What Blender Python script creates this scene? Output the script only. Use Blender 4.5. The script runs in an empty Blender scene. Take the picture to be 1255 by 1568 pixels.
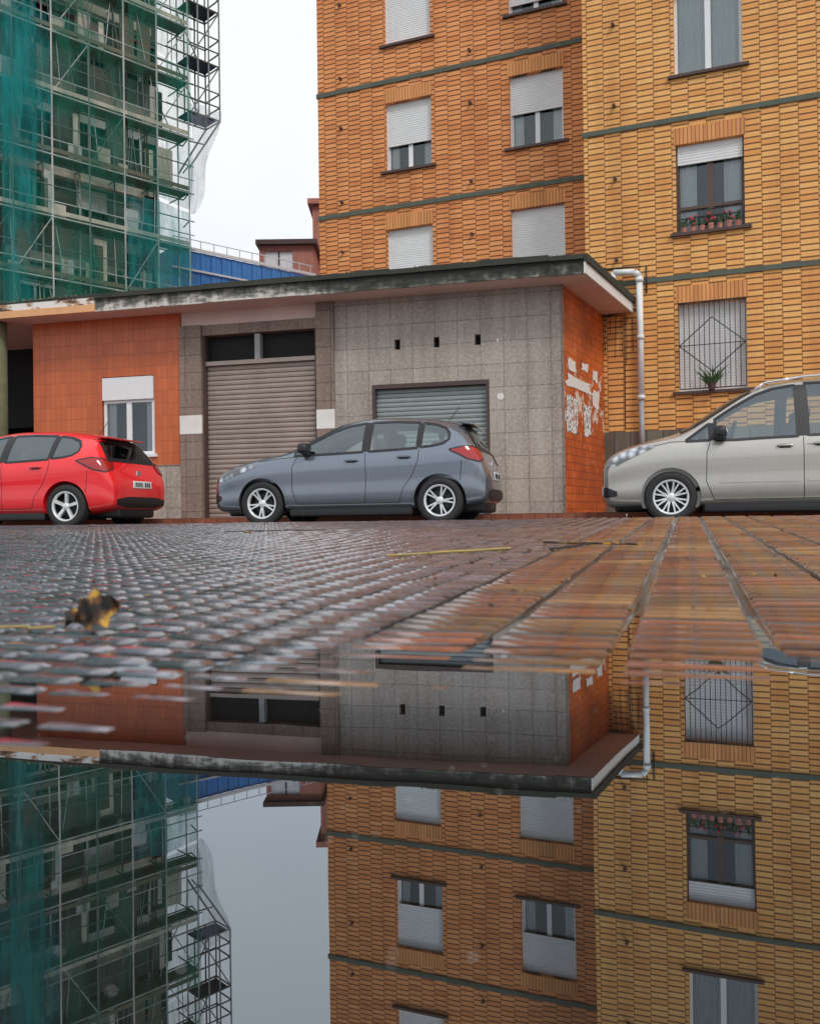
import bpy, bmesh, math, random
from math import sin, cos, pi, radians, sqrt, floor
from mathutils import Vector, Matrix
from mathutils.bvhtree import BVHTree
import numpy as np
random.seed(7)
S = bpy.context.scene
COL = S.collection

# ------------------------------------------------------------------ materials
class N:
    def __init__(s, name):
        s.mat = bpy.data.materials.new(name); s.mat.use_nodes = True
        s.t = s.mat.node_tree; s.t.nodes.clear()
        s.out = s.t.nodes.new('ShaderNodeOutputMaterial')
    def n(s, typ, **kw):
        nd = s.t.nodes.new(typ)
        for k, v in kw.items():
            if hasattr(nd, k) and not k[0].isupper(): setattr(nd, k, v)
        return nd
    def l(s, a, b): s.t.links.new(a, b)
    def setv(s, sock, v):
        if hasattr(v, 'is_output'): s.l(v, sock)
        elif isinstance(v, (tuple, list)) and len(v) == 3 and sock.type == 'RGBA': sock.default_value = (*v, 1)
        else: sock.default_value = v
    def math(s, op, a, b=0.0, clamp=False):
        nd = s.n('ShaderNodeMath', operation=op); nd.use_clamp = clamp
        s.setv(nd.inputs[0], a); s.setv(nd.inputs[1], b); return nd.outputs[0]
    def mix(s, f, a, b, blend='MIX'):
        nd = s.t.nodes.new('ShaderNodeMixRGB'); nd.blend_type = blend
        s.setv(nd.inputs[0], f); s.setv(nd.inputs[1], a); s.setv(nd.inputs[2], b); return nd.outputs[0]
    def noise(s, vec, scale, detail=4, rough=.55):
        nd = s.n('ShaderNodeTexNoise'); nd.inputs['Scale'].default_value = scale
        nd.inputs['Detail'].default_value = detail; nd.inputs['Roughness'].default_value = rough
        if vec is not None: s.l(vec, nd.inputs['Vector'])
        return nd.outputs['Fac']
    def ramp(s, f, stops):
        nd = s.n('ShaderNodeValToRGB'); cr = nd.color_ramp
        while len(cr.elements) < len(stops): cr.elements.new(.5)
        for e, (p, c) in zip(cr.elements, stops):
            e.position = p; e.color = (*c, 1) if len(c) == 3 else c
        s.l(f, nd.inputs[0]); return nd.outputs[0]
    def obj(s): return s.n('ShaderNodeTexCoord').outputs['Object']
    def mapping(s, vec, scale):
        nd = s.n('ShaderNodeMapping'); s.l(vec, nd.inputs[0]); nd.inputs['Scale'].default_value = scale; return nd.outputs[0]
    def bsdf(s, color, rough=.5, metal=0, spec=.5, coat=0, coatr=.05, bump=None, bstr=.3, bdist=.01):
        p = s.n('ShaderNodeBsdfPrincipled')
        s.setv(p.inputs['Base Color'], color); s.setv(p.inputs['Roughness'], rough)
        s.setv(p.inputs['Metallic'], metal); s.setv(p.inputs['Specular IOR Level'], spec)
        s.setv(p.inputs['Coat Weight'], coat); s.setv(p.inputs['Coat Roughness'], coatr)
        if bump is not None:
            b = s.n('ShaderNodeBump'); b.inputs['Strength'].default_value = bstr; b.inputs['Distance'].default_value = bdist
            s.l(bump, b.inputs['Height']); s.l(b.outputs[0], p.inputs['Normal'])
        s.l(p.outputs[0], s.out.inputs[0]); return p

def sc(c, k): return tuple(min(1, x*k) for x in c)

def simple(name, color, rough=.5, metal=0, nscale=6, var=.2, coat=0, bump=.15, spec=.5):
    m = N(name); o = m.obj()
    f = m.noise(o, nscale, 6); f2 = m.noise(o, nscale*9, 3)
    c = m.mix(f, sc(color, 1-var), sc(color, 1+var)); c = m.mix(m.math('MULTIPLY', f2, var), c, sc(color, .55))
    m.bsdf(c, rough, metal, spec, coat, .05, f2, bump, .004); return m.mat

def brick_mat(name, c1, c2, mortar, bw, bh, ms, rough=.7, offset=0.0, stain=(.25, .2, .15), stainamt=.5, spec=.3, bd=.008, speck=0):
    m = N(name); o = m.obj()
    sp = m.n('ShaderNodeSeparateXYZ'); m.l(o, sp.inputs[0])
    cb = m.n('ShaderNodeCombineXYZ'); m.l(m.math('ADD', sp.outputs[0], sp.outputs[1]), cb.inputs[0]); m.l(sp.outputs[2], cb.inputs[1])
    b = m.n('ShaderNodeTexBrick'); b.offset = offset; b.squash = 1
    m.l(cb.outputs[0], b.inputs['Vector'])
    b.inputs['Scale'].default_value = 1; b.inputs['Brick Width'].default_value = bw; b.inputs['Row Height'].default_value = bh
    b.inputs['Mortar Size'].default_value = ms; b.inputs['Mortar Smooth'].default_value = .25; b.inputs['Bias'].default_value = 0
    b.inputs['Color1'].default_value = (*c1, 1); b.inputs['Color2'].default_value = (*c2, 1); b.inputs['Mortar'].default_value = (*mortar, 1)
    big = m.noise(o, .35, 5, .6); st = m.noise(m.mapping(o, (2.2, 2.2, .25)), 1, 6, .65); fine = m.noise(o, 30, 4)
    c = m.mix(m.math('MULTIPLY', big, .55), b.outputs['Color'], sc(c1, .72))
    f = m.ramp(st, [(.45, (0, 0, 0)), (.72, (1, 1, 1))])
    c = m.mix(m.math('MULTIPLY', f, stainamt), c, stain, 'MULTIPLY')
    c = m.mix(m.math('MULTIPLY', fine, .35), c, sc(c1, .5))
    if speck:
        s2 = m.noise(o, 18, 5, .8)
        c = m.mix(m.math('MULTIPLY', m.ramp(s2, [(.50, (0, 0, 0)), (.62, (1, 1, 1))]), speck), c, sc(c1, 1.6))
        c = m.mix(m.math('MULTIPLY', m.ramp(s2, [(.36, (1, 1, 1)), (.46, (0, 0, 0))]), speck), c, sc(c1, .4))
    h = m.math('SUBTRACT', m.math('MULTIPLY', fine, .15), b.outputs['Fac'])
    m.bsdf(c, rough, 0, spec, bump=h, bstr=.7, bdist=bd); return m.mat

def brick2(name, c1, c2, c3, mortar, bw, bh, gap):
    """stack-bonded facing brick: deep bed joints, faint perpends, alternate columns shifted"""
    m = N(name); o = m.obj()
    sp = m.n('ShaderNodeSeparateXYZ'); m.l(o, sp.inputs[0])
    u = m.math('DIVIDE', m.math('ADD', sp.outputs[0], sp.outputs[1]), bw); ci = m.math('FLOOR', u); cf = m.math('FRACT', u)
    par = m.math('MODULO', m.math('ABSOLUTE', ci), 2.0)
    v = m.math('ADD', m.math('DIVIDE', sp.outputs[2], bh), m.math('MULTIPLY', par, .42)); ri = m.math('FLOOR', v); rf_ = m.math('FRACT', v)
    hm = m.ramp(rf_, [(0, (1, 1, 1)), (gap, (.95,)*3), (gap+.10, (0, 0, 0)), (1, (0, 0, 0))])
    vm = m.ramp(cf, [(0, (.6,)*3), (.035, (.6,)*3), (.06, (0, 0, 0)), (1, (0, 0, 0))])
    mo = m.math('MAXIMUM', hm, vm)
    cb = m.n('ShaderNodeCombineXYZ'); m.l(ci, cb.inputs[0]); m.l(ri, cb.inputs[1])
    wn = m.n('ShaderNodeTexWhiteNoise'); m.l(cb.outputs[0], wn.inputs['Vector'])
    c = m.ramp(wn.outputs['Value'], [(0, c1), (.55, c2), (1, c3)])
    big = m.noise(o, .3, 5, .6); st = m.noise(m.mapping(o, (2.0, 2.0, .2)), 1, 6, .65); fine = m.noise(o, 35, 4)
    c = m.mix(m.math('MULTIPLY', m.ramp(big, [(.35, (0, 0, 0)), (.65, (1, 1, 1))]), .40), c, sc(c3, .9))
    c = m.mix(m.math('MULTIPLY', m.ramp(st, [(.45, (0, 0, 0)), (.72, (1, 1, 1))]), .55), c, (.58, .45, .36), 'MULTIPLY')
    c = m.mix(m.math('MULTIPLY', fine, .3), c, sc(c1, .45))
    c = m.mix(mo, c, mortar)
    h = m.math('SUBTRACT', m.math('MULTIPLY', fine, .15), mo)
    m.bsdf(c, .62, 0, .35, bump=h, bstr=.8, bdist=.010); return m.mat

M = {}
M['brickA'] = brick2('tan_brick', (1.0, .43, .16), (.92, .36, .12), (.76, .26, .08), (.15, .065, .032), .33, .118, .16)
M['brickB'] = brick2('yellow_brick', (1.0, .56, .19), (.96, .47, .145), (.84, .36, .10), (.16, .075, .035), .33, .118, .16)
M['soldierA'] = brick_mat('soldier_brick', (.98, .44, .16), (.80, .31, .10), (.22, .11, .06), .075, 1.0, .01)
M['band'] = simple('green_band', (.10, .12, .09), .7, nscale=5, var=.4)
M['granite'] = brick_mat('granite_tile', (.52, .455, .395), (.40, .355, .315), (.18, .155, .14), .42, .415, .007, .5, 0, (.48, .42, .37), .7, speck=.3)
M['granite2'] = brick_mat('granite_block', (.34, .255, .21), (.25, .19, .16), (.08, .07, .06), .6, .34, .008, .5, 0, (.45, .4, .35), .6, speck=.3)
M['orange'] = brick_mat('orange_tile', (.72, .17, .048), (.60, .13, .036), (.36, .11, .05), .12, .25, .006, .35, 0, (.6, .45, .4), .5, .5, .003)
M['plinth'] = brick_mat('stone_plinth', (.24, .21, .17), (.14, .12, .10), (.05, .04, .035), .32, 2.0, .012, .8, 0, (.2, .18, .15), .8)
M['white'] = simple('white_pvc', (.80, .81, .82), .35, var=.05, bump=.02)
M['slat'] = simple('shutter_slat', (.78, .79, .79), .45, var=.08, bump=.02)
M['slatg'] = simple('grey_metal_shutter', (.30, .345, .34), .4, .2, var=.2)
M['slatb'] = simple('taupe_metal_shutter', (.38, .31, .265), .42, .2, nscale=2, var=.35)
M['sill'] = simple('dark_sill', (.08, .045, .038), .5)
M['brown'] = simple('brown_aluminium', (.11, .07, .055), .35, .3)
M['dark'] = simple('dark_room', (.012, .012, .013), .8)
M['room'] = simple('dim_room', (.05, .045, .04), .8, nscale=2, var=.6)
M['curtain'] = simple('curtain', (.78, .78, .76), .9, var=.1)
M['soffit'] = simple('soffit_plaster', (.80, .63, .57), .8, nscale=1.5, var=.2)
M['plasterw'] = simple('white_plaster', (.8, .78, .74), .75, var=.15)
M['concrete'] = simple('concrete', (.26, .25, .23), .85, nscale=2, var=.3, bump=.4)
M['roof'] = simple('roof_felt', (.045, .05, .038), .85, nscale=2, var=.5, bump=.4)
M['pipe'] = simple('white_pipe', (.75, .76, .75), .45, var=.15)
M['pipeg'] = simple('grey_pipe', (.34, .35, .35), .45, var=.2)
M['metal'] = simple('galvanised_tube', (.20, .24, .23), .4, .3, var=.3)
M['metalw'] = simple('white_tube', (.66, .70, .69), .45, .1, var=.25)
M['plank'] = simple('scaffold_plank', (.20, .18, .13), .75, var=.3)
M['scafwall'] = simple('unfinished_wall', (.17, .18, .16), .85, nscale=.6, var=.7)
M['slab'] = simple('slab_edge', (.72, .68, .58), .8, nscale=1, var=.3)
M['redbrick'] = brick_mat('red_brick', (.66, .27, .20), (.56, .22, .17), (.38, .22, .18), .3, .1, .01)
M['blue'] = simple('blue_sheeting', (.06, .27, .72), .4, nscale=2, var=.35)
M['kerb'] = simple('kerb_stone', (.30, .27, .25), .5, nscale=8, var=.3)
M['black'] = simple('black_plastic', (.018, .018, .02), .4, bump=.02)
M['tyre'] = simple('tyre_rubber', (.022, .022, .023), .75, nscale=40)
M['alloy'] = simple('alloy_rim', (.76, .77, .78), .28, .5, var=.05, bump=0)
M['discm'] = simple('brake_disc', (.06, .06, .06), .5, .5)
M['seat'] = simple('seat_fabric', (.045, .045, .05), .85)
M['chrome'] = simple('chrome', (.75, .76, .78), .12, 1, var=.02, bump=0)
M['redlamp'] = simple('red_lamp_lens', (.42, .008, .008), .10, coat=1, var=.2, bump=0)
M['plate'] = simple('licence_plate', (.8, .81, .79), .35, var=.03, bump=0)
M['ink'] = simple('plate_ink', (.02, .02, .03), .5)
M['moss'] = simple('mossy_pillar', (.16, .17, .09), .9, nscale=5, var=.5, bump=.5)
M['leafgreen'] = simple('leaf_green', (.05, .10, .03), .5, nscale=20, var=.4)
M['petal'] = simple('flower_petal', (.60, .05, .10), .6, nscale=20, var=.4)
M['twig'] = simple('dry_twig', (.42, .30, .09), .6, nscale=20, var=.4)
M['paper'] = simple('torn_paper', (.78, .76, .72), .8, nscale=14, var=.2)

def paint(name, color, metal, rough):
    m = N(name); o = m.obj()
    geo = m.n('ShaderNodeNewGeometry')
    dirt = m.noise(o, 3, 5)
    sp = m.n('ShaderNodeSeparateXYZ'); m.l(o, sp.inputs[0])
    low = m.math('MULTIPLY', m.math('SUBTRACT', .75, sp.outputs[2], True), dirt)
    c = m.mix(m.math('MULTIPLY', low, .9), color, (.06, .055, .05))
    c = m.mix(geo.outputs['Backfacing'], c, (.05, .05, .05))
    drops = m.noise(o, 90, 2)
    m.bsdf(c, rough, metal, .5, 1.0, .02, drops, .06, .001); return m.mat
M['p_grey'] = paint('silver_blue_paint', (.215, .245, .295), .65, .22)
M['p_red'] = paint('red_paint', (.92, .010, .018), .0, .30)
M['p_silver'] = paint('silver_beige_paint', (.52, .49, .44), .6, .28)

def glass(name, tint, k):
    m = N(name)
    tr = m.n('ShaderNodeBsdfTransparent'); tr.inputs[0].default_value = (*tint, 1)
    gl = m.n('ShaderNodeBsdfGlossy'); gl.inputs['Roughness'].default_value = .01; gl.inputs[0].default_value = (.86, .96, 1, 1)
    fr = m.n('ShaderNodeFresnel'); fr.inputs[0].default_value = 1.5
    f = m.math('ADD', fr.outputs[0], k, True)
    mx = m.n('ShaderNodeMixShader'); m.l(f, mx.inputs[0]); m.l(tr.outputs[0], mx.inputs[1]); m.l(gl.outputs[0], mx.inputs[2])
    m.l(mx.outputs[0], m.out.inputs[0]); return m.mat
M['glass'] = glass('car_glass', (.80, .90, .87), .15)
M['glassd'] = glass('tinted_glass', (.12, .14, .14), .04)
M['glassw'] = glass('window_glass', (.8, .84, .84), .05)

m = N('headlamp_lens'); o = m.obj(); v = m.n('ShaderNodeTexVoronoi'); v.inputs['Scale'].default_value = 9; m.l(o, v.inputs['Vector'])
m.bsdf(m.ramp(v.outputs['Distance'], [(0, (.9, .92, .95)), (.35, (.45, .47, .5)), (.6, (.12, .13, .14))]), .1, .5, .5, 1, .02); M['headlamp'] = m.mat

m = N('weathered_fascia'); o = m.obj()
f = m.noise(m.mapping(o, (1.2, 1.2, 3)), 2.4, 8, .65); g = m.noise(m.mapping(o, (9, 9, 1.2)), 1, 5, .6); h = m.noise(o, 25, 4)
sp = m.n('ShaderNodeSeparateXYZ'); m.l(o, sp.inputs[0])
k = m.math('MULTIPLY', m.math('SUBTRACT', 4.50, sp.outputs[2]), 1.0)
lf = m.math('MULTIPLY', m.math('SUBTRACT', -5.0, sp.outputs[0], True), .16)
ff = m.math('ADD', m.math('ADD', m.math('MULTIPLY', f, .75), m.math('MULTIPLY', g, .35)), m.math('SUBTRACT', m.math('ADD', k, lf), .25))
c = m.ramp(ff, [(.40, (.018, .02, .016)), (.52, (.06, .065, .05)), (.62, (.20, .19, .17)), (.72, (.60, .57, .52))])
m.bsdf(c, .8, bump=h, bstr=.5); M['fascia'] = m.mat
m = N('chipped_white_fascia'); o = m.obj()
f = m.noise(m.mapping(o, (1.5, 1.5, 4)), 1.6, 8, .6); h = m.noise(o, 25, 4)
m.bsdf(m.ramp(f, [(.42, (.05, .045, .04)), (.48, (.35, .18, .10)), (.54, (.78, .74, .68)), (.8, (.82, .80, .76))]), .8, bump=h, bstr=.5); M['fasciaw'] = m.mat
M['fasciao'] = simple('orange_fascia', (.80, .42, .20), .7, nscale=4, var=.3)

m = N('orange_wall_posters'); o = m.obj()
sp = m.n('ShaderNodeSeparateXYZ'); m.l(o, sp.inputs[0])
cb = m.n('ShaderNodeCombineXYZ'); m.l(m.math('ADD', sp.outputs[0], sp.outputs[1]), cb.inputs[0]); m.l(sp.outputs[2], cb.inputs[1])
b = m.n('ShaderNodeTexBrick'); b.offset = 0; m.l(cb.outputs[0], b.inputs['Vector'])
for kk, vv in (('Scale', 1), ('Brick Width', .28), ('Row Height', .14), ('Mortar Size', .008), ('Mortar Smooth', .2)): b.inputs[kk].default_value = vv
b.inputs['Color1'].default_value = (.80, .17, .03, 1); b.inputs['Color2'].default_value = (.62, .115, .022, 1); b.inputs['Mortar'].default_value = (.25, .07, .03, 1)
big = m.noise(o, 1.2, 6, .6)
c = m.mix(m.math('MULTIPLY', m.ramp(big, [(.35, (0, 0, 0)), (.7, (1, 1, 1))]), .8), b.outputs['Color'], (.24, .045, .016))
pe = m.noise(o, 3.6, 9, .72)
zc = m.math('ABSOLUTE', m.math('SUBTRACT', sp.outputs[2], 2.25))
msk = m.math('SUBTRACT', pe, m.math('MULTIPLY', zc, .13))
c = m.mix(m.ramp(msk, [(.515, (0, 0, 0)), (.53, (1, 1, 1))]), c, (.70, .63, .56))
m.bsdf(c, .4, bump=b.outputs['Fac'], bstr=-.3, bdist=.004); M['orangeside'] = m.mat

m = N('printed_poster'); o = m.obj()
n1 = m.noise(m.mapping(o, (26, 26, 16)), 1, 2); n2 = m.noise(o, 5, 6, .7)
c = m.mix(m.ramp(n1, [(.52, (0, 0, 0)), (.56, (1, 1, 1))]), (.84, .84, .82), (.10, .11, .12))
c = m.mix(m.ramp(n2, [(.60, (0, 0, 0)), (.63, (1, 1, 1))]), c, (.5, .16, .07))
m.bsdf(c, .6); M['poster'] = m.mat

def net(name, c, lo, hi):
    m = N(name); o = m.obj()
    f = m.noise(m.mapping(o, (1, 1, .45)), .9, 7, .65); g = m.noise(m.mapping(o, (6, 6, .6)), 1, 4)
    a = m.ramp(m.math('ADD', m.math('MULTIPLY', f, .7), m.math('MULTIPLY', g, .3)), [(.38, (lo,)*3), (.62, (hi,)*3)])
    d = m.n('ShaderNodeBsdfDiffuse'); m.l(m.mix(g, sc(c, .5), sc(c, 1.6)), d.inputs[0])
    tl = m.n('ShaderNodeBsdfTranslucent'); tl.inputs[0].default_value = (*c, 1)
    mm = m.n('ShaderNodeMixShader'); mm.inputs[0].default_value = .35; m.l(d.outputs[0], mm.inputs[1]); m.l(tl.outputs[0], mm.inputs[2])
    tr = m.n('ShaderNodeBsdfTransparent')
    mx = m.n('ShaderNodeMixShader'); m.l(a, mx.inputs[0]); m.l(tr.outputs[0], mx.inputs[1]); m.l(mm.outputs[0], mx.inputs[2])
    m.l(mx.outputs[0], m.out.inputs[0]); return m.mat
M['netg'] = net('green_netting', (.025, .25, .18), .05, .55)
M['nett'] = net('teal_netting', (.03, .33, .33), .1, .70)
M['netw'] = net('grey_netting', (.45, .55, .60), .12, .5)

def wet(name, attr=True, base=(.1, .09, .09), coat=1.0, cior=1.5):
    m = N(name); o = m.obj()
    n1 = m.noise(o, 2.2, 6, .6); n2 = m.noise(o, 60, 5, .7); n3 = m.noise(o, 9, 4)
    if attr:
        a = m.n('ShaderNodeVertexColor'); a.layer_name = 'Col'; bc = a.outputs[0]
    else: bc = base
    c = m.mix(m.math('MULTIPLY', n2, .5), bc, (.02, .018, .016)); c = m.mix(m.ramp(n3, [(.5, (0, 0, 0)), (.75, (.6, .6, .6))]), c, (.03, .026, .022))
    r = m.ramp(n1, [(.35, (.08,)*3), (.65, (.26,)*3)])
    p = m.bsdf(c, r, 0, .7, coat, .05, bump=m.math('ADD', n2, m.math('MULTIPLY', n3, .7)), bstr=.8, bdist=.004)
    p.inputs['Coat IOR'].default_value = cior
    return m.mat
M['wet'] = wet('wet_ribbed_tile', cior=2.1)
M['wetjoint'] = wet('wet_joint', False, (.035, .028, .024), .3)
M['asphalt'] = wet('wet_asphalt', False, (.05, .05, .052), .4)
M['redpave'] = brick_mat('red_paving', (.42, .14, .08), (.32, .10, .06), (.15, .07, .05), .2, .2, .01)
M['ground'] = simple('ground_dirt', (.12, .11, .10), .9, nscale=.5, var=.3)

m = N('puddle_water'); o = m.obj()
fr = m.n('ShaderNodeFresnel'); fr.inputs[0].default_value = 1.45
mr = m.n('ShaderNodeMapRange'); m.l(fr.outputs[0], mr.inputs[0]); mr.inputs[1].default_value = 0.03; mr.inputs[2].default_value = .7
mr.inputs[3].default_value = .26; mr.inputs[4].default_value = .92
d = m.n('ShaderNodeBsdfDiffuse'); d.inputs[0].default_value = (.012, .010, .008, 1)
g = m.n('ShaderNodeBsdfGlossy'); g.inputs[0].default_value = (.80, .90, 1.0, 1)
fl = m.noise(o, .8, 3); m.l(m.ramp(fl, [(.45, (.0,)*3), (.75, (.03,)*3)]), g.inputs['Roughness'])
bp = m.n('ShaderNodeBump'); bp.inputs['Strength'].default_value = 1; bp.inputs['Distance'].default_value = .00035
m.l(m.noise(o, 3.5, 2, .4), bp.inputs['Height']); m.l(bp.outputs[0], g.inputs['Normal'])
mx = m.n('ShaderNodeMixShader'); m.l(mr.outputs[0], mx.inputs[0]); m.l(d.outputs[0], mx.inputs[1]); m.l(g.outputs[0], mx.inputs[2])
m.l(mx.outputs[0], m.out.inputs[0]); M['water'] = m.mat

m = N('autumn_leaf'); o = m.obj(); f = m.noise(o, 26, 4)
m.bsdf(m.ramp(f, [(.44, (.012, .008, .006)), (.52, (.12, .05, .015)), (.60, (.50, .27, .03))]), .4); M['leaf'] = m.mat

# ------------------------------------------------------------------ mesh builder
class MB:
    def __init__(s): s.v = []; s.f = []; s.m = []
    def poly(s, pts, m=0):
        b = len(s.v); s.v += [tuple(p) for p in pts]; s.f.append(tuple(range(b, b+len(pts)))); s.m.append(m)
    def box(s, x0, x1, y0, y1, z0, z1, m=0):
        b = len(s.v)
        s.v += [(x0, y0, z0), (x1, y0, z0), (x1, y1, z0), (x0, y1, z0), (x0, y0, z1), (x1, y0, z1), (x1, y1, z1), (x0, y1, z1)]
        for q in ((0, 3, 2, 1), (4, 5, 6, 7), (0, 1, 5, 4), (1, 2, 6, 5), (2, 3, 7, 6), (3, 0, 4, 7)):
            s.f.append(tuple(b+i for i in q)); s.m.append(m)
    def prism(s, pts, z0, z1, m=0, mside=None):
        n = len(pts); b = len(s.v)
        s.v += [(p[0], p[1], z0) for p in pts] + [(p[0], p[1], z1) for p in pts]
        s.f.append(tuple(b+i for i in reversed(range(n)))); s.m.append(m)
        s.f.append(tuple(b+n+i for i in range(n))); s.m.append(m)
        for i in range(n):
            j = (i+1) % n; s.f.append((b+i, b+j, b+n+j, b+n+i)); s.m.append(m if mside is None else mside)
    def cyl(s, p0, p1, r, m=0, n=6, r1=None):
        p0 = Vector(p0); p1 = Vector(p1); d = (p1-p0)
        if d.length < 1e-6: return
        d.normalize(); a = d.orthogonal().normalized(); c = d.cross(a); r1 = r if r1 is None else r1
        b = len(s.v)
        for P, R in ((p0, r), (p1, r1)):
            for i in range(n):
                t = 2*pi*i/n; s.v.append(tuple(P + a*cos(t)*R + c*sin(t)*R))
        for i in range(n):
            j = (i+1) % n; s.f.append((b+i, b+j, b+n+j, b+n+i)); s.m.append(m)
        s.f.append(tuple(b+i for i in reversed(range(n)))); s.m.append(m); s.f.append(tuple(b+n+i for i in range(n))); s.m.append(m)
    def wall(s, x0, x1, z0, z1, ops, y=0, rev=.45, m=0, mrev=None):
        xs = sorted({x0, x1, *[o[0] for o in ops], *[o[1] for o in ops]}); zs = sorted({z0, z1, *[o[2] for o in ops], *[o[3] for o in ops]})
        for i in range(len(xs)-1):
            for j in range(len(zs)-1):
                cx = (xs[i]+xs[i+1])/2; cz = (zs[j]+zs[j+1])/2
                if any(o[0] < cx < o[1] and o[2] < cz < o[3] for o in ops): continue
                s.poly([(xs[i], y, zs[j]), (xs[i+1], y, zs[j]), (xs[i+1], y, zs[j+1]), (xs[i], y, zs[j+1])], m)
        mr = m if mrev is None else mrev
        for a, b, c, d in ops:
            s.poly([(a, y, c), (a, y, d), (a, y+rev, d), (a, y+rev, c)], mr); s.poly([(b, y, d), (b, y, c), (b, y+rev, c), (b, y+rev, d)], mr)
            s.poly([(a, y, d), (b, y, d), (b, y+rev, d), (a, y+rev, d)], mr); s.poly([(b, y, c), (a, y, c), (a, y+rev, c), (b, y+rev, c)], mr)
    def corr(s, x0, x1, z0, z1, y, pitch, amp, m=0):
        pts = []; z = z0
        n = max(1, int(round((z1-z0)/pitch))); p = (z1-z0)/n
        for i in range(n):
            z = z0+i*p; pts += [(z, y+amp), (z+.12*p, y), (z+.5*p, y-amp*.3), (z+.88*p, y)]
        pts.append((z1, y+amp))
        for (za, ya), (zb, yb) in zip(pts, pts[1:]): s.poly([(x0, ya, za), (x1, ya, za), (x1, yb, zb), (x0, yb, zb)], m)
    def folds(s, x0, x1, z0, z1, y, pitch, amp, m=0):
        n = int((x1-x0)/pitch*6)+1; P = [(x0+(x1-x0)*i/n, y+amp*sin(i*pi/3+.7*sin(i*.9))) for i in range(n+1)]
        for a, b in zip(P, P[1:]): s.poly([(a[0], a[1], z0), (b[0], b[1], z0), (b[0], b[1], z1), (a[0], a[1], z1)], m)
    def make(s, name, parent=None, mats=(), smooth=False):
        me = bpy.data.meshes.new(name); me.from_pydata(s.v, [], s.f)
        for mt in mats: me.materials.append(M[mt] if isinstance(mt, str) else mt)
        me.polygons.foreach_set('material_index', s.m)
        if smooth: me.polygons.foreach_set('use_smooth', [True]*len(s.f))
        me.update(); ob = bpy.data.objects.new(name, me); COL.objects.link(ob)
        if parent: ob.parent = parent
        return ob

def empty(name, loc=(0, 0, 0), rz=0):
    e = bpy.data.objects.new(name, None); COL.objects.link(e); e.location = loc; e.rotation_euler = (0, 0, rz); e.empty_display_size = .3; return e

TS = math.atan(.2457)
TM = radians(22)
d_s = Vector((cos(TS), -sin(TS), 0)); m_s = Vector((sin(TS), cos(TS), 0))
m_m = Vector((sin(TM), cos(TM), 0))

# ------------------------------------------------------------------ windows
WM = ['white', 'slat', 'glassw', 'room', 'curtain', 'brown', 'sill', 'metal', 'leafgreen', 'redbrick', 'petal']
def window(mb, x0, x1, z0, z1, y, shut, frame=0, curtain=.5, mull=1, transom=0):
    h = z1-z0; zs = z1-shut*h
    if shut > 0:
        mb.corr(x0+.03, x1-.03, zs, z1, y-.05, .055, .008, 1)
        mb.box(x0, x0+.03, y-.07, y-.02, z0, z1, frame); mb.box(x1-.03, x1, y-.07, y-.02, z0, z1, frame)
    if shut < .98:
        w = .06
        mb.box(x0, x1, y, y+.06, z0, z0+w, frame); mb.box(x0, x1, y, y+.06, z1-w, z1, frame)
        mb.box(x0, x0+w, y, y+.06, z0+w, z1-w, frame); mb.box(x1-w, x1, y, y+.06, z0+w, z1-w, frame)
        for i in range(mull):
            c = x0+(x1-x0)*(i+1)/(mull+1); mb.box(c-.055, c+.055, y-.004, y+.055, z0+w, z1-w, frame)
        if transom: mb.box(x0+w, x1-w, y-.006, y+.05, z0+transom-.03, z0+transom+.03, frame)
        mb.poly([(x0, y+.03, z0), (x1, y+.03, z0), (x1, y+.03, z1), (x0, y+.03, z1)], 2)
        if curtain > 0:
            n = x0+(x1-x0)*curtain*.5
            mb.folds(x0+.02, n, z0+.01, z1-.01, y+.10, .1, .015, 4); mb.folds(x1-(n-x0), x1-.02, z0+.01, z1-.01, y+.10, .1, .015, 4)
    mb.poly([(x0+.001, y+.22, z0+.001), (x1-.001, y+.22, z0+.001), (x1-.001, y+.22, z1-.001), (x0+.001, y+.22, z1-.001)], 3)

def sill_lintel(tb, x0, x1, z0, z1, lh=.33):
    tb.box(x0-.12, x1+.12, -.07, .10, z0-.06, z0-.002, 1)
    tb.box(x0-.03, x1+.03, -.012, .02, z1+.002, z1+lh, 0)

# ---- block A
A = empty('tan_brick_apartment_block', m_m*19.9, -TM)
ops = []; tb = MB(); wb = MB()
shA = {(0, 1): 1, (0, 2): .62, (0, 3): 1, (1, 1): 1, (1, 2): .52, (1, 3): .85, (0, 4): .5, (1, 4): .3}
for ci, (a, b) in enumerate(((-8.55, -7.35), (-5.41, -4.15))):
    for k in range(7):
        z0 = 2.46+3.11*k+(.04 if ci else 0); z1 = z0+1.68
        ops.append((a, b, z0, z1)); sill_lintel(tb, a, b, z0, z1)
        window(wb, a, b, z0, z1, .16, shA.get((ci, k), random.choice([.4, .7, 1])), 0, .45)
mb = MB(); mb.wall(-10.41, -3.38, .2, 24, ops)
mb.poly([(-10.41, 0, .2), (-10.41, 0, 24), (-10.41, 13, 24), (-10.41, 13, .2)]); mb.poly([(-3.38, 0, .2), (-3.38, 13, .2), (-3.38, 13, 24), (-3.38, 0, 24)])
mb.poly([(-10.41, 13, .2), (-10.41, 13, 24), (-3.38, 13, 24), (-3.38, 13, .2)])
mb.make('walls', A, ['brickA'])
for k in range(7): tb.box(-10.44, -3.385, -.03, .03, 4.62+3.11*k, 4.73+3.11*k, 2)
for k in range(7):
    for s in (-9.75, -6.35): tb.cyl((s, .05, 3.95+3.11*k-.2), (s, -.1, 3.95+3.11*k-.22), .035, 3, 8); tb.cyl((s, .05, 5.0+3.11*k), (s, -.1, 4.98+3.11*k), .035, 3, 8)
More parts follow.
